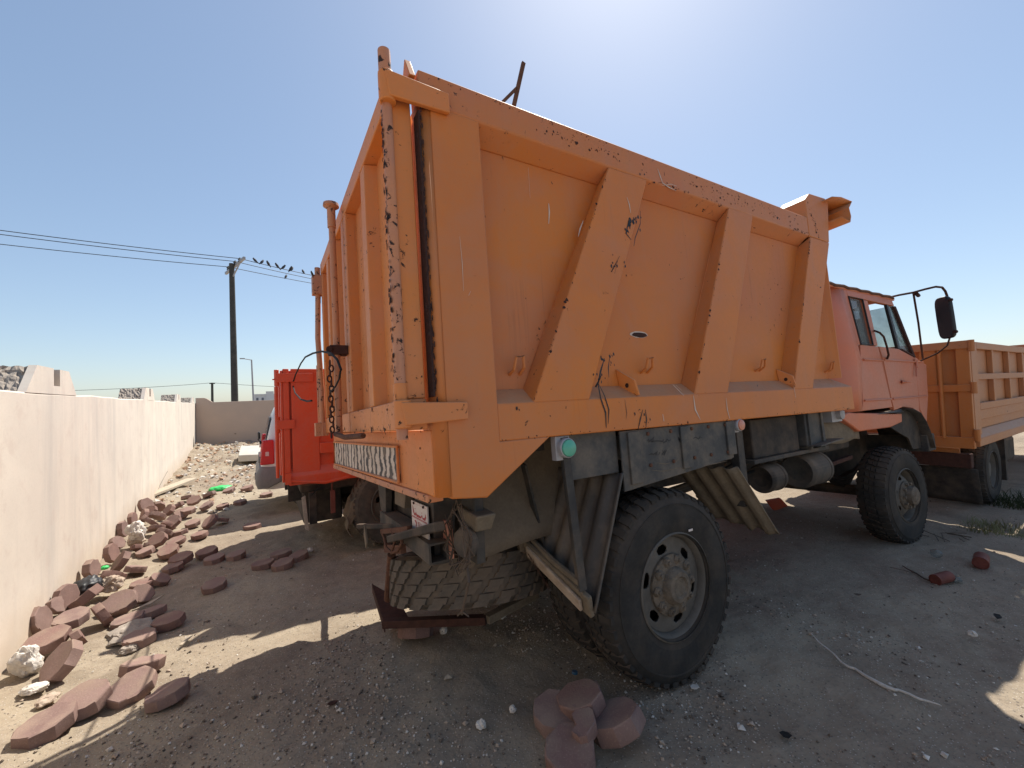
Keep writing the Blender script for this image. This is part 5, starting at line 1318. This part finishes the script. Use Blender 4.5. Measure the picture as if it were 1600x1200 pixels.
# ================================================================ PAVERS
pav_me = []
def make_paver_mesh(i):
    rg3 = random.Random(40+i); m = MB()
    # eight-sided concrete paver, pressed top with a chamfer
    R0 = .132; n = 8; ch_ = .006; th = .074
    angs = [2*math.pi*(k+.5)/n+rg3.uniform(-.05, .05) for k in range(n)]
    rr = [R0*(1.02 if k % 4 in (0, 3) else .94)*(1+rg3.uniform(-.02, .02)) for k in range(n)]
    rings = []
    for z, kk in ((-th/2, .97), (-th/2+.006, 1.0), (th/2-ch_, 1.0), (th/2, 1-ch_/R0)):
        ring_ = []
        for k in range(n):
            a0, a1 = angs[k], angs[(k+1) % n]
            for tt in (0, .5):
                x = (1-tt)*rr[k]*math.cos(a0)+tt*rr[(k+1) % n]*math.cos(a1); y = (1-tt)*rr[k]*math.sin(a0)+tt*rr[(k+1) % n]*math.sin(a1)
                bul = 1.0+.008*(1 if tt else 0); e = 1+rg3.uniform(-.010, .010)
                ring_.append(V(x*kk*bul*e, y*kk*bul*e*.96, z+rg3.uniform(-.0015, .0015)))
        if z > 0:
            for q_ in range(len(ring_)):
                if rg3.random() < .16: ring_[q_] = ring_[q_]*(1-.07*rg3.random()) - V(0, 0, .012*rg3.random())
        rings.append(ring_)
    m.sheet([r+[r[0]] for r in rings]); N = len(rings[0])
    m.add(rings[0], [tuple(range(N))[::-1]]); m.add(rings[-1], [tuple(range(N))])
    if i == 3:  # broken half
        m.v = [(x, min(y, .015+.02*math.sin(x*60)), z) for x, y, z in m.v]
    if i == 4:
        m.v = [(min(x, .05+.015*math.sin(y*50)), y, z) for x, y, z in m.v]
    o = m.build('paver', PAV[i % 3], None, ang=30); me = o.data; bpy.data.objects.remove(o); return me
PM = [make_paver_mesh(i) for i in range(11)]
HEAP = 'reddish paver jumbled among its like in the dense heap beside the white wall'
FLAT = 'dull reddish paver sunk flat in shaded dirt midway between wall heap and red truck'
# px, py, height above ground, tilt (deg), azimuth of lean (deg, world), scale, mesh, label
PV = [
 (72, 1134, .04, 6, 200, 1.12, 0, 'grey-red paver nearest the camera at the lower left, lying flat in sun'),
 (131, 1094, .06, 16, 240, 1.12, 1, 'large flat paver in sunlight touching a second one, left of the pair'),
 (207, 1074, .05, 18, 250, 1.08, 2, 'flat sunlit paver right of its touching pair, behind the lit strip'),
 (262, 1085, .04, 10, 160, .98, 0, 'sunlit paver at the right end of the lower left row, edge in shadow'),
 (223, 1040, .05, 14, 60, 1.05, 1, 'paver half in shade whose thick front edge catches the sun'),
 (96, 1034, .09, 48, 215, 1.12, 2, 'paver tipped up, its face split by a sharp shadow line, beside the white rock'),
 (73, 1001, .12, 14, 250, 1.12, 0, 'broad sunlit paver lying on the heap just above the white-edged rock'),
 (124, 1000, .09, 68, 20, .82, 3, 'small paver standing on edge between two larger sunlit ones'),
 (112, 967, .17, 8, 240, 1.05, 1, 'pale sunlit paver on top of the near heap with a bright flat face'),
 (62, 968, .13, 80, 350, .95, 2, 'paver standing upright against the white wall behind the near heap'),
 (160, 960, .10, 66, 25, 1.0, 0, 'paver standing on its edge at the shaded right side of the near heap'),
 (187, 942, .08, 35, 260, 1.1, 1, 'dark shaded paver tilted up behind the one standing on edge'),
 (222, 928, .07, 55, 300, .85, 2, 'dark angular paver leaning in shade behind the tilted dark one'),
 (236, 957, .04, 8, 120, .95, 0, 'shaded paver lying flat with a bright splinter beside it'),
 (263, 971, .04, 9, 230, 1.0, 1, 'shaded paver in the pair to the right of the near heap, nearer of the two'),
 (200, 970, .04, 6, 200, .98, 2, 'shaded flat paver just in front of the dark tilted one'),
 (218, 998, .03, 5, 220, .98, 0, 'flat shaded paver alone in front of the crumbled plaster'),
 (134, 934, .13, 40, 170, 1.15, 1, 'long sunlit paver slanting beside the crumbly tan rock'),
 (103, 933, .15, 78, 330, .95, 2, 'upright paver next to the black plastic bag'),
 (90, 946, .13, 62, 340, .7, 4, 'small broken paver wedged low between upright ones and the wall'),
 (178, 900, .10, 35, 60, 1.0, 0, 'sunlit paver edge-on just behind the tan crumbly rock'),
 (143, 889, .14, 84, 350, .95, 1, 'rounded paver standing upright against the wall above the black bag'),
 (212, 889, .06, 22, 40, .92, 2, 'dark paver at the foot of the sunny hollow'),
 (222, 913, .03, 6, 200, .95, 0, 'flat dark paver below the sunny hollow'),
 (250, 905, .05, 32, 330, .8, 1, 'small chunky paver leaning alone in shade right of the heap'),
 (228, 790, .20, 66, 320, 1.1, 2, 'tall paver standing at the far top of the wall heap'),
 (207, 811, .17, 82, 350, .9, 0, 'narrow upright paver by the wall above the white bag'),
 (192, 827, .15, 82, 350, .95, 1, 'upright paver by the wall level with the white bag'),
 (183, 848, .13, 60, 340, .85, 2, 'paver leaning on the wall below the white bag'),
 (174, 864, .13, 76, 345, .95, 0, 'square-looking upright paver by the wall with a green scrap below it'),
 (189, 877, .12, 58, 200, 1.05, 1, 'sunlit paver slanting steeply away from the wall near the green scrap'),
 (233, 800, .16, 50, 240, .95, 1, HEAP), (247, 806, .14, 40, 60, .95, 2, HEAP), (234, 814, .14, 48, 20, 1.05, 0, HEAP), (264, 797, .14, 52, 210, .95, 1, HEAP),
 (248, 792, .14, 60, 100, .9, 2, HEAP), (271, 814, .10, 44, 240, .95, 0, HEAP), (263, 821, .10, 58, 40, .9, 1, HEAP), (258, 832, .09, 40, 50, .95, 2, HEAP), (278, 790, .10, 30, 150, .95, 0, HEAP), (245, 825, .1, 30, 80, .9, 1, HEAP), (225, 806, .16, 70, 200, .9, 0, HEAP), (283, 803, .08, 38, 300, .95, 2, HEAP),
 (247, 843, .11, 42, 230, 1.0, 2, 'sunlit round-looking paver facing the camera in the middle of the heap'),
 (280, 833, .05, 14, 150, .95, 0, 'dusty paver with a yellowish sand-covered top'),
 (275, 846, .06, 12, 240, .98, 1, 'thick paver edge-on right of the round sunlit one'),
 (312, 836, .04, 8, 200, .98, 2, 'greyish flat paver at the right fringe of the heap'),
 (301, 818, .05, 12, 220, 1.0, 0, 'dark flat paver overlapped by the upturned one'),
 (328, 815, .09, 38, 210, 1.05, 1, 'dark paver propped up, showing its face, at the heap\'s right side'),
 (347, 812, .05, 20, 40, .9, 2, 'dark paver behind the propped one at the heap\'s right side'),
 (294, 798, .11, 8, 240, 1.05, 0, 'clear-cut paver with bright flat top at the far part of the heap'),
 (303, 782, .11, 36, 250, 1.0, 1, 'reddish paver tilted to the sun behind the clear-cut flat one'),
 (293, 777, .08, 20, 100, .95, 2, 'slanting paver farthest back in the heap near the bleached board'),
 (323, 790, .09, 26, 200, 1.05, 0, 'paver with broad sunlit face at the far right of the heap'),
 (348, 791, .04, 12, 200, .95, 1, 'dark paver just past the heap toward the red truck'),
 (327, 773, .06, 30, 130, 1.0, 2, 'long sunlit paver next to the green net'),
 (227, 862, .05, 16, 200, .95, 0, 'sunlit pinkish paver half buried in bright sand'),
 (210, 857, .07, 30, 100, .8, 3, 'broken paver with pale crumbs in bright sand by the wall row'),
 (263, 861, .07, 22, 240, 1.05, 1, 'bright pink sunlit paver at the tip of the sunlit strip'),
 (283, 873, .07, 16, 230, 1.05, 2, 'paver with lit top edge and white crumb at its corner'),
 (323, 863, .04, 12, 250, 1.0, 0, 'dark paver crossing the start of the sunlit strip'),
 (236, 852, .03, 30, 60, .8, 4, 'small broken paver in the sand left of the round sunlit one'),
 (270, 887, .03, 8, 200, .98, 1, 'dim flat paver below the one with the lit top edge'),
 (335, 874, .008, 3, 200, 1.05, 2, 'paver almost buried, only its top showing below the sunlit strip'),
 (335, 915, .03, 7, 240, 1.05, 0, 'single shaded paver lying apart with a thin bright rear edge'),
 (358, 766, .05, 18, 210, 1.1, 1, 'dark paver with curved edge right of the green net'),
 (386, 763, .05, 14, 200, 1.2, 2, 'dark paver lying just left of the white car bumper'),
 (416, 773, .03, 6, 200, 1.1, 0, 'flat dark paver below the white car bumper'),
 (375, 785, .025, 5, 210, 1.1, 1, 'flat dark paver in front of the pair beside the white car'),
 (394, 823, .02, 6, 220, 1.1, 2, FLAT), (369, 868, .015, 4, 200, 1.0, 0, FLAT), (439, 866, .015, 5, 200, 1.05, 1, FLAT), (467, 869, .02, 6, 200, 1.0, 2, FLAT), (411, 882, .015, 4, 200, 1.05, 0, FLAT), (442, 882, .03, 7, 230, 1.0, 1, FLAT),
 (868, 1116, .04, 10, 200, 1.1, 0, 'paver at the left of the small pile before the big rear wheel'),
 (908, 1094, .10, 20, 130, 1.12, 1, 'paver leaning at the back of the small pile before the big rear wheel'),
 (961, 1128, .08, 26, 120, 1.2, 2, 'paver leaning at the right of the small pile before the big rear wheel'),
 (903, 1133, .10, 12, 150, .9, 3, 'broken half paver on top of the small pile before the big rear wheel'),
 (891, 1178, .05, 8, 200, 1.12, 1, 'paver nearest the camera in the small pile, cut by the frame bottom'),
 (650, 985, .05, 20, 60, 1.1, 0, 'dark paver block propping up the spare wheel cradle'),
]
for i, (px, py, h, tilt, az, sc_, mi, lb) in enumerate(PV):
    p = at_ground(px, py, h)
    if mi < 3: mi = (mi, 5, 6, 7, 8, 9, 10)[rnd.randrange(7)]
    o = bpy.data.objects.new('paver', PM[mi]); COL.objects.link(o)
    a = rad(az); axis_ = Vector((-math.sin(a), math.cos(a), 0))
    sc_ *= .86
    o.rotation_mode = 'QUATERNION'
    from mathutils import Quaternion
    o.rotation_quaternion = Quaternion(axis_, rad(tilt)) @ Quaternion((0, 0, 1), rnd.uniform(0, 6.28))
    o.location = p; o.scale = (sc_, sc_, sc_*rnd.uniform(.95, 1.1))
    tag(o, lb, 'paver', 'red concrete pavers dumped on the ground')

# ================================================================ ROCKS AND LITTER
def rock(px, py, h, size, mat, label, seed, sq=(1, 1, .8), cat='rock', name='rock', amp=.35):
    p = at_ground(px, py, h)
    bm = bmesh.new(); bmesh.ops.create_icosphere(bm, subdivisions=4, radius=1)
    for v in bm.verts:
        n = mnoise.fractal(v.co*1.1+Vector((seed, 0, 0)), 1, 2, 5)*amp+mnoise.cell(v.co*2.2+Vector((seed, 3, 0)))*.10
        v.co *= 1+n
        v.co = Vector((v.co.x*sq[0], v.co.y*sq[1], v.co.z*sq[2]))*size
    me = bpy.data.meshes.new(name); bm.to_mesh(me); bm.free(); me.materials.append(mat)
    for f_ in me.polygons: f_.use_smooth = True
    me.set_sharp_from_angle(angle=rad(30))
    o = bpy.data.objects.new(name, me); COL.objects.link(o); o.location = p; o.rotation_euler = (0, 0, seed)
    return tag(o, label, cat)
rock(42, 1034, .08, .085, M['whitestone'], 'white-edged angular rock leaning on the wall at the lower left', 2.2, (1, .8, 1.3))
rock(52, 1076, .02, .05, M['whitestone'], 'small smooth white stone in sun beside the wall', 3.1, (1.3, 1, .5))
rock(74, 1093, .015, .045, M['stone'], 'small tan stone left of the flat sunlit pavers', 4.4, (1.3, 1, .5))
rock(175, 912, .12, .085, M['stone'], 'crumbly tan rock lying among pavers by the black bag', 5.2, (1.2, .9, .8), amp=.5)
rock(213, 985, .03, .12, M['concrete'], 'mound of crumbled grey plaster beside the near pavers', 6.3, (1.2, 1.3, .3), amp=.6)
rock(205, 1012, .01, .05, M['concrete'], 'pale lump at the edge of the crumbled plaster', 7.1, (1.2, 1, .6))
rock(213, 831, .20, .10, M['whitestone'], 'crumpled white plaster lump sitting among the pavers by the wall', 8.5, (1, .8, 1.1), amp=.55)
rock(212, 845, .08, .07, M['stone'], 'rough mossy rock beneath the white plaster lump', 9.5, (1.2, 1, .7))
rock(485, 859, .02, .035, M['whitestone'], 'small white stone between flat pavers and the red truck wheel', 1.5, (1.3, 1, .6))
rock(1519, 990, .012, .022, M['whitestone'], 'single white pebble alone on open dirt at the right', 2.8, (.8, 1, .9))
rock(693, 985, .02, .028, M['whitestone'], 'white chunk below the spare wheel', 3.9)
rock(610, 980, .02, .02, M['whitestone'], 'small white chip left of the spare wheel cradle', 1.9)
rock(801, 1108, .01, .018, M['whitestone'], 'pale stone on gravel left of the small paver pile', 5.9)
rock(752, 1131, .01, .024, M['whitestone'], 'white pebble at the bottom left of the small paver pile', 6.9)
rock(576, 830, .01, .05, M['muddy'], 'clod of dried mud under the torn flap of the red truck', 7.7, (1, 1, .9), amp=.6)
rock(590, 848, .01, .06, M['muddy'], 'larger dried mud clod beside the red truck wheel', 8.7, (1, 1, .7), amp=.6)
# black bag
def crumple(px, py, h, size, mat, name, label, cat, seed, sq=(1, 1, .6)):
    p = at_ground(px, py, h); bm = bmesh.new(); bmesh.ops.create_icosphere(bm, subdivisions=4, radius=1)
    for v in bm.verts:
        n = .28*abs(mnoise.noise(v.co*2.6+Vector((seed, 0, 0))))+.16*abs(mnoise.noise(v.co*6+Vector((seed, 5, 0))))
        v.co *= .75+n; v.co = Vector((v.co.x*sq[0], v.co.y*sq[1], v.co.z*sq[2]))*size
    me = bpy.data.meshes.new(name); bm.to_mesh(me); bm.free(); me.materials.append(mat)
    for f_ in me.polygons: f_.use_smooth = True
    o = bpy.data.objects.new(name, me); COL.objects.link(o); o.location = p; return tag(o, label, cat)
crumple(136, 917, .14, .14, M['black'], 'plastic_bag', 'crumpled black plastic bag among pavers against the wall', 'bag', 1.0, (.9, 1.2, .7))
crumple(345, 763, .05, .16, M['green'], 'net_scrap', 'bright green crumpled net scrap on sunlit rubble', 'netting', 2.0, (1.6, 1, .4))
crumple(164, 887, .06, .04, M['green'], 'plastic_scrap', 'small green scrap tucked between upright pavers by the wall', 'scrap', 3.0)
crumple(765, 968, .04, .055, M['bottle'], 'crushed_bottle', 'crushed clear plastic bottle lying under the spare wheel', 'bottle', 4.0, (1.7, .8, .7))
crumple(1463, 865, .05, .05, M['bottle'], 'clear_bottle', 'squashed clear bottle near the front wheel of the orange truck', 'bottle', 5.0, (1, 1, .9))
crumple(1493, 905, .03, .045, M['bottle'], 'clear_wrapper', 'clear plastic wrapper at the end of the nearer rusty can', 'wrapper', 6.0, (1, 1, .6))
# pale pipe or shard, splinter
p = at_ground(232, 945, .02); m = MB()
m.ext([p+V(-.10, -.08, 0), p+V(.02, -.01, .0), p+V(.10, .10, .02), p+V(.02, .04, .0)], (0, 0, .012)); tag(m.build('splinter', M['wood']), 'thin pale splinter lying between shaded pavers', 'splinter')
p = at_ground(292, 1000, .004); m = MB(); m.bar(p+V(-.03, -.06, 0), p+V(.02, .06, 0), .02, .008); tag(m.build('wood_chip', M['wood']), 'pale stick on shaded dirt right of the pavers', 'stick')
# plastic cups
def cup(px, py, r, L, dirv, mat, label):
    p = at_ground(px, py, r); m = MB(); m.lathe([(r*.7, 0), (r*1.0, L), (r*1.06, L), (r*1.0, L-.004), (r*.68, .003), (.001, .003)], p, dirv, 20); return tag(m.build('plastic_cup', mat), label, 'cup', 'plastic cups under the spare wheel')
cup(690, 975, .03, .075, (.75, -.3, .35), M['plastic_white'], 'white plastic cup lying tipped below the spare wheel')
cup(782, 965, .028, .07, (.6, -.1, .5), M['plastic_white'], 'pale plastic cup leaning on the crushed bottle')
m = MB(); p = at_ground(672, 984, .02); m.tube([p+V(.03*math.cos(a), .02*math.cos(a), .03*math.sin(a)) for a in [.3+i*.45 for i in range(10)]], .004, 6); tag(m.build('pipe_hook', M['plastic_white']), 'white bent plastic loop in the dirt left of the tipped cup', 'loop')
# rusty cans
def can(px, py, r, L, ang, label):
    p = at_ground(px, py, r*.95); d = V(math.cos(ang), math.sin(ang), .02); m = MB()
    m.lathe([(r*.9, 0), (r, .002), (r, .01), (r*.97, .015), (r*.98, L*.5), (r*.97, L-.02), (r*.7, L), (r*.5, L+.01)], p-d*L*.5, d, 20)
    m.lathe([(r*.9, .004), (.001, .004)], p-d*L*.5, d, 20); return tag(m.build('rusty_can', M['can']), label, 'can', 'rusty cans on the open dirt')
can(1473, 903, .045, .20, -.25, 'dark red rusty can nearer the camera, with a twig at its open end')
can(1533, 875, .055, .20, .15, 'dusty red-brown can farther back beyond the twig and can')
m = MB(); pts = [at_ground(px, py, .012) for px, py in ((1410, 884), (1420, 890), (1432, 896), (1444, 904), (1455, 908), (1470, 912), (1490, 912))]; m.tube(pts, [.004, .006, .007, .007, .006, .005, .003], 6); m.tube([pts[2], pts[2]+V(-.1, .15, .03)], .003, 5)
tag(m.build('twig', M['twig']), 'thin bent dark twig on dirt running to the nearer rusty can', 'twig')
m = MB(); p = at_ground(1475, 838, 0)
for k in range(9):
    a = rnd.uniform(0, 6.28); m.tube([p+V(rnd.uniform(-.2, .2), rnd.uniform(-.12, .12), .01), p+V(.3*math.cos(a), .2*math.sin(a), .02)], .004, 5)
tag(m.build('twig_tangle', M['twig']), 'flat tangle of dry twigs right of the front wheel', 'twigs')
# dry grass tufts
def tuft(px, py, n, r, hgt, mat, label, seed):
    p = at_ground(px, py, 0); g2 = random.Random(seed); m = MB()
    for k in range(n):
        a = g2.uniform(0, 6.28); q = p+V(math.cos(a), math.sin(a), 0)*r*math.sqrt(g2.random()); h_ = hgt*(.4+.7*g2.random()); lean = V(g2.uniform(-1, 1), g2.uniform(-1, 1), 0)*h_*.7
        s_ = V(-math.sin(a), math.cos(a), 0)*.004; q.z = gh(q.x, q.y)
        m.add([q-s_, q+s_, q+lean*.5+V(0, 0, h_*.7)+s_*.7, q+lean*.5+V(0, 0, h_*.7)-s_*.7, q+lean+V(0, 0, h_)], [(0, 1, 2, 3), (3, 2, 4)])
    return tag(m.build('grass_tuft', mat, smooth=False, recalc=False), label, 'grass', 'dry tufts at the right')
tuft(1552, 826, 260, .28, .11, M['drygrass'], 'sparse dry yellow-green tuft on dirt before the tan truck wheel', 1)
tuft(1592, 788, 420, .4, .17, rough_mat('green_grass', (.035, .05, .02), (.05, .06, .025), 5), 'dark green weeds at the right edge beside the tan truck wheel', 2)
p = at_ground(898, 1052, .008); m = MB(); m.lathe([(.001, .012), (.016, .012), (.018, .008), (.018, 0)], p, (.1, 0, 1), 16); tag(m.build('bottle_cap', M['blue']), 'blue bottle cap on dirt beside the small paver pile', 'bottle cap')
# red litter under the truck
p = at_ground(1215, 790, .04); m = MB(); m.ext([p+V(-.18, -.05, -.03), p+V(.16, -.07, -.03), p+V(.2, .05, .06), p+V(-.12, .08, .07)], (.0, .03, .01)); tag(m.build('red_panel', M['red']), 'red metal offcut lying under the orange truck', 'offcut')
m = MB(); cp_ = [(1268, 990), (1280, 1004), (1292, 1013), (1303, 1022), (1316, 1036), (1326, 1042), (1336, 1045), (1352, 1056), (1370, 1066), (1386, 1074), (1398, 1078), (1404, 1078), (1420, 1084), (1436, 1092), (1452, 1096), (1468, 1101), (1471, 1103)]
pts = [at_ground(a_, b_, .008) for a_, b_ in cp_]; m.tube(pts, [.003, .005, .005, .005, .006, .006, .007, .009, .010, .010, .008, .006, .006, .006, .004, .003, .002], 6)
tag(m.build('sun_sliver_strip', M['whitestone']), 'sliver of sunlight modelled as a thin pale wavy strip on the shaded dirt at the lower right', 'sunlight sliver')  # sunlit sliver on the ground, modelled as a pale tube instead of lit
LT = [(1085, 1075, 'whitestone', 'small pale paper scrap on gravel in front of the big rear wheel', .03), (455, 905, 'twig', 'curled dark leaf scrap on the dirt left of the spare wheel', .03), (700, 1060, 'wood', 'sliver of pale card on the shaded gravel below the spare wheel', .03),
      (1228, 1150, 'cable', 'black rubber scrap on the dirt near the bottom of the view', .035), (1340, 930, 'twig', 'brown dry scrap on the dirt between the two wheels of the orange truck', .03), (1560, 965, 'cable', 'dark rag scrap on the dirt at the right', .04), (520, 1100, 'rustdark', 'flat rusty flake on the shaded gravel lower left', .03)]
for k, (a_, b_, mt, lb, r_) in enumerate(LT):
    p = at_ground(a_, b_, .004); g2 = random.Random(k); m = MB(); ring_ = [p+V(math.cos(q*1.05)*r_*g2.uniform(.5, 1.1), math.sin(q*1.05)*r_*g2.uniform(.4, .9), g2.uniform(0, .012)) for q in range(6)]
    m.ext(ring_, (0, 0, .003)); tag(m.build('litter_scrap', M[mt], smooth=False), lb, 'litter')
scene.render.engine = 'CYCLES'
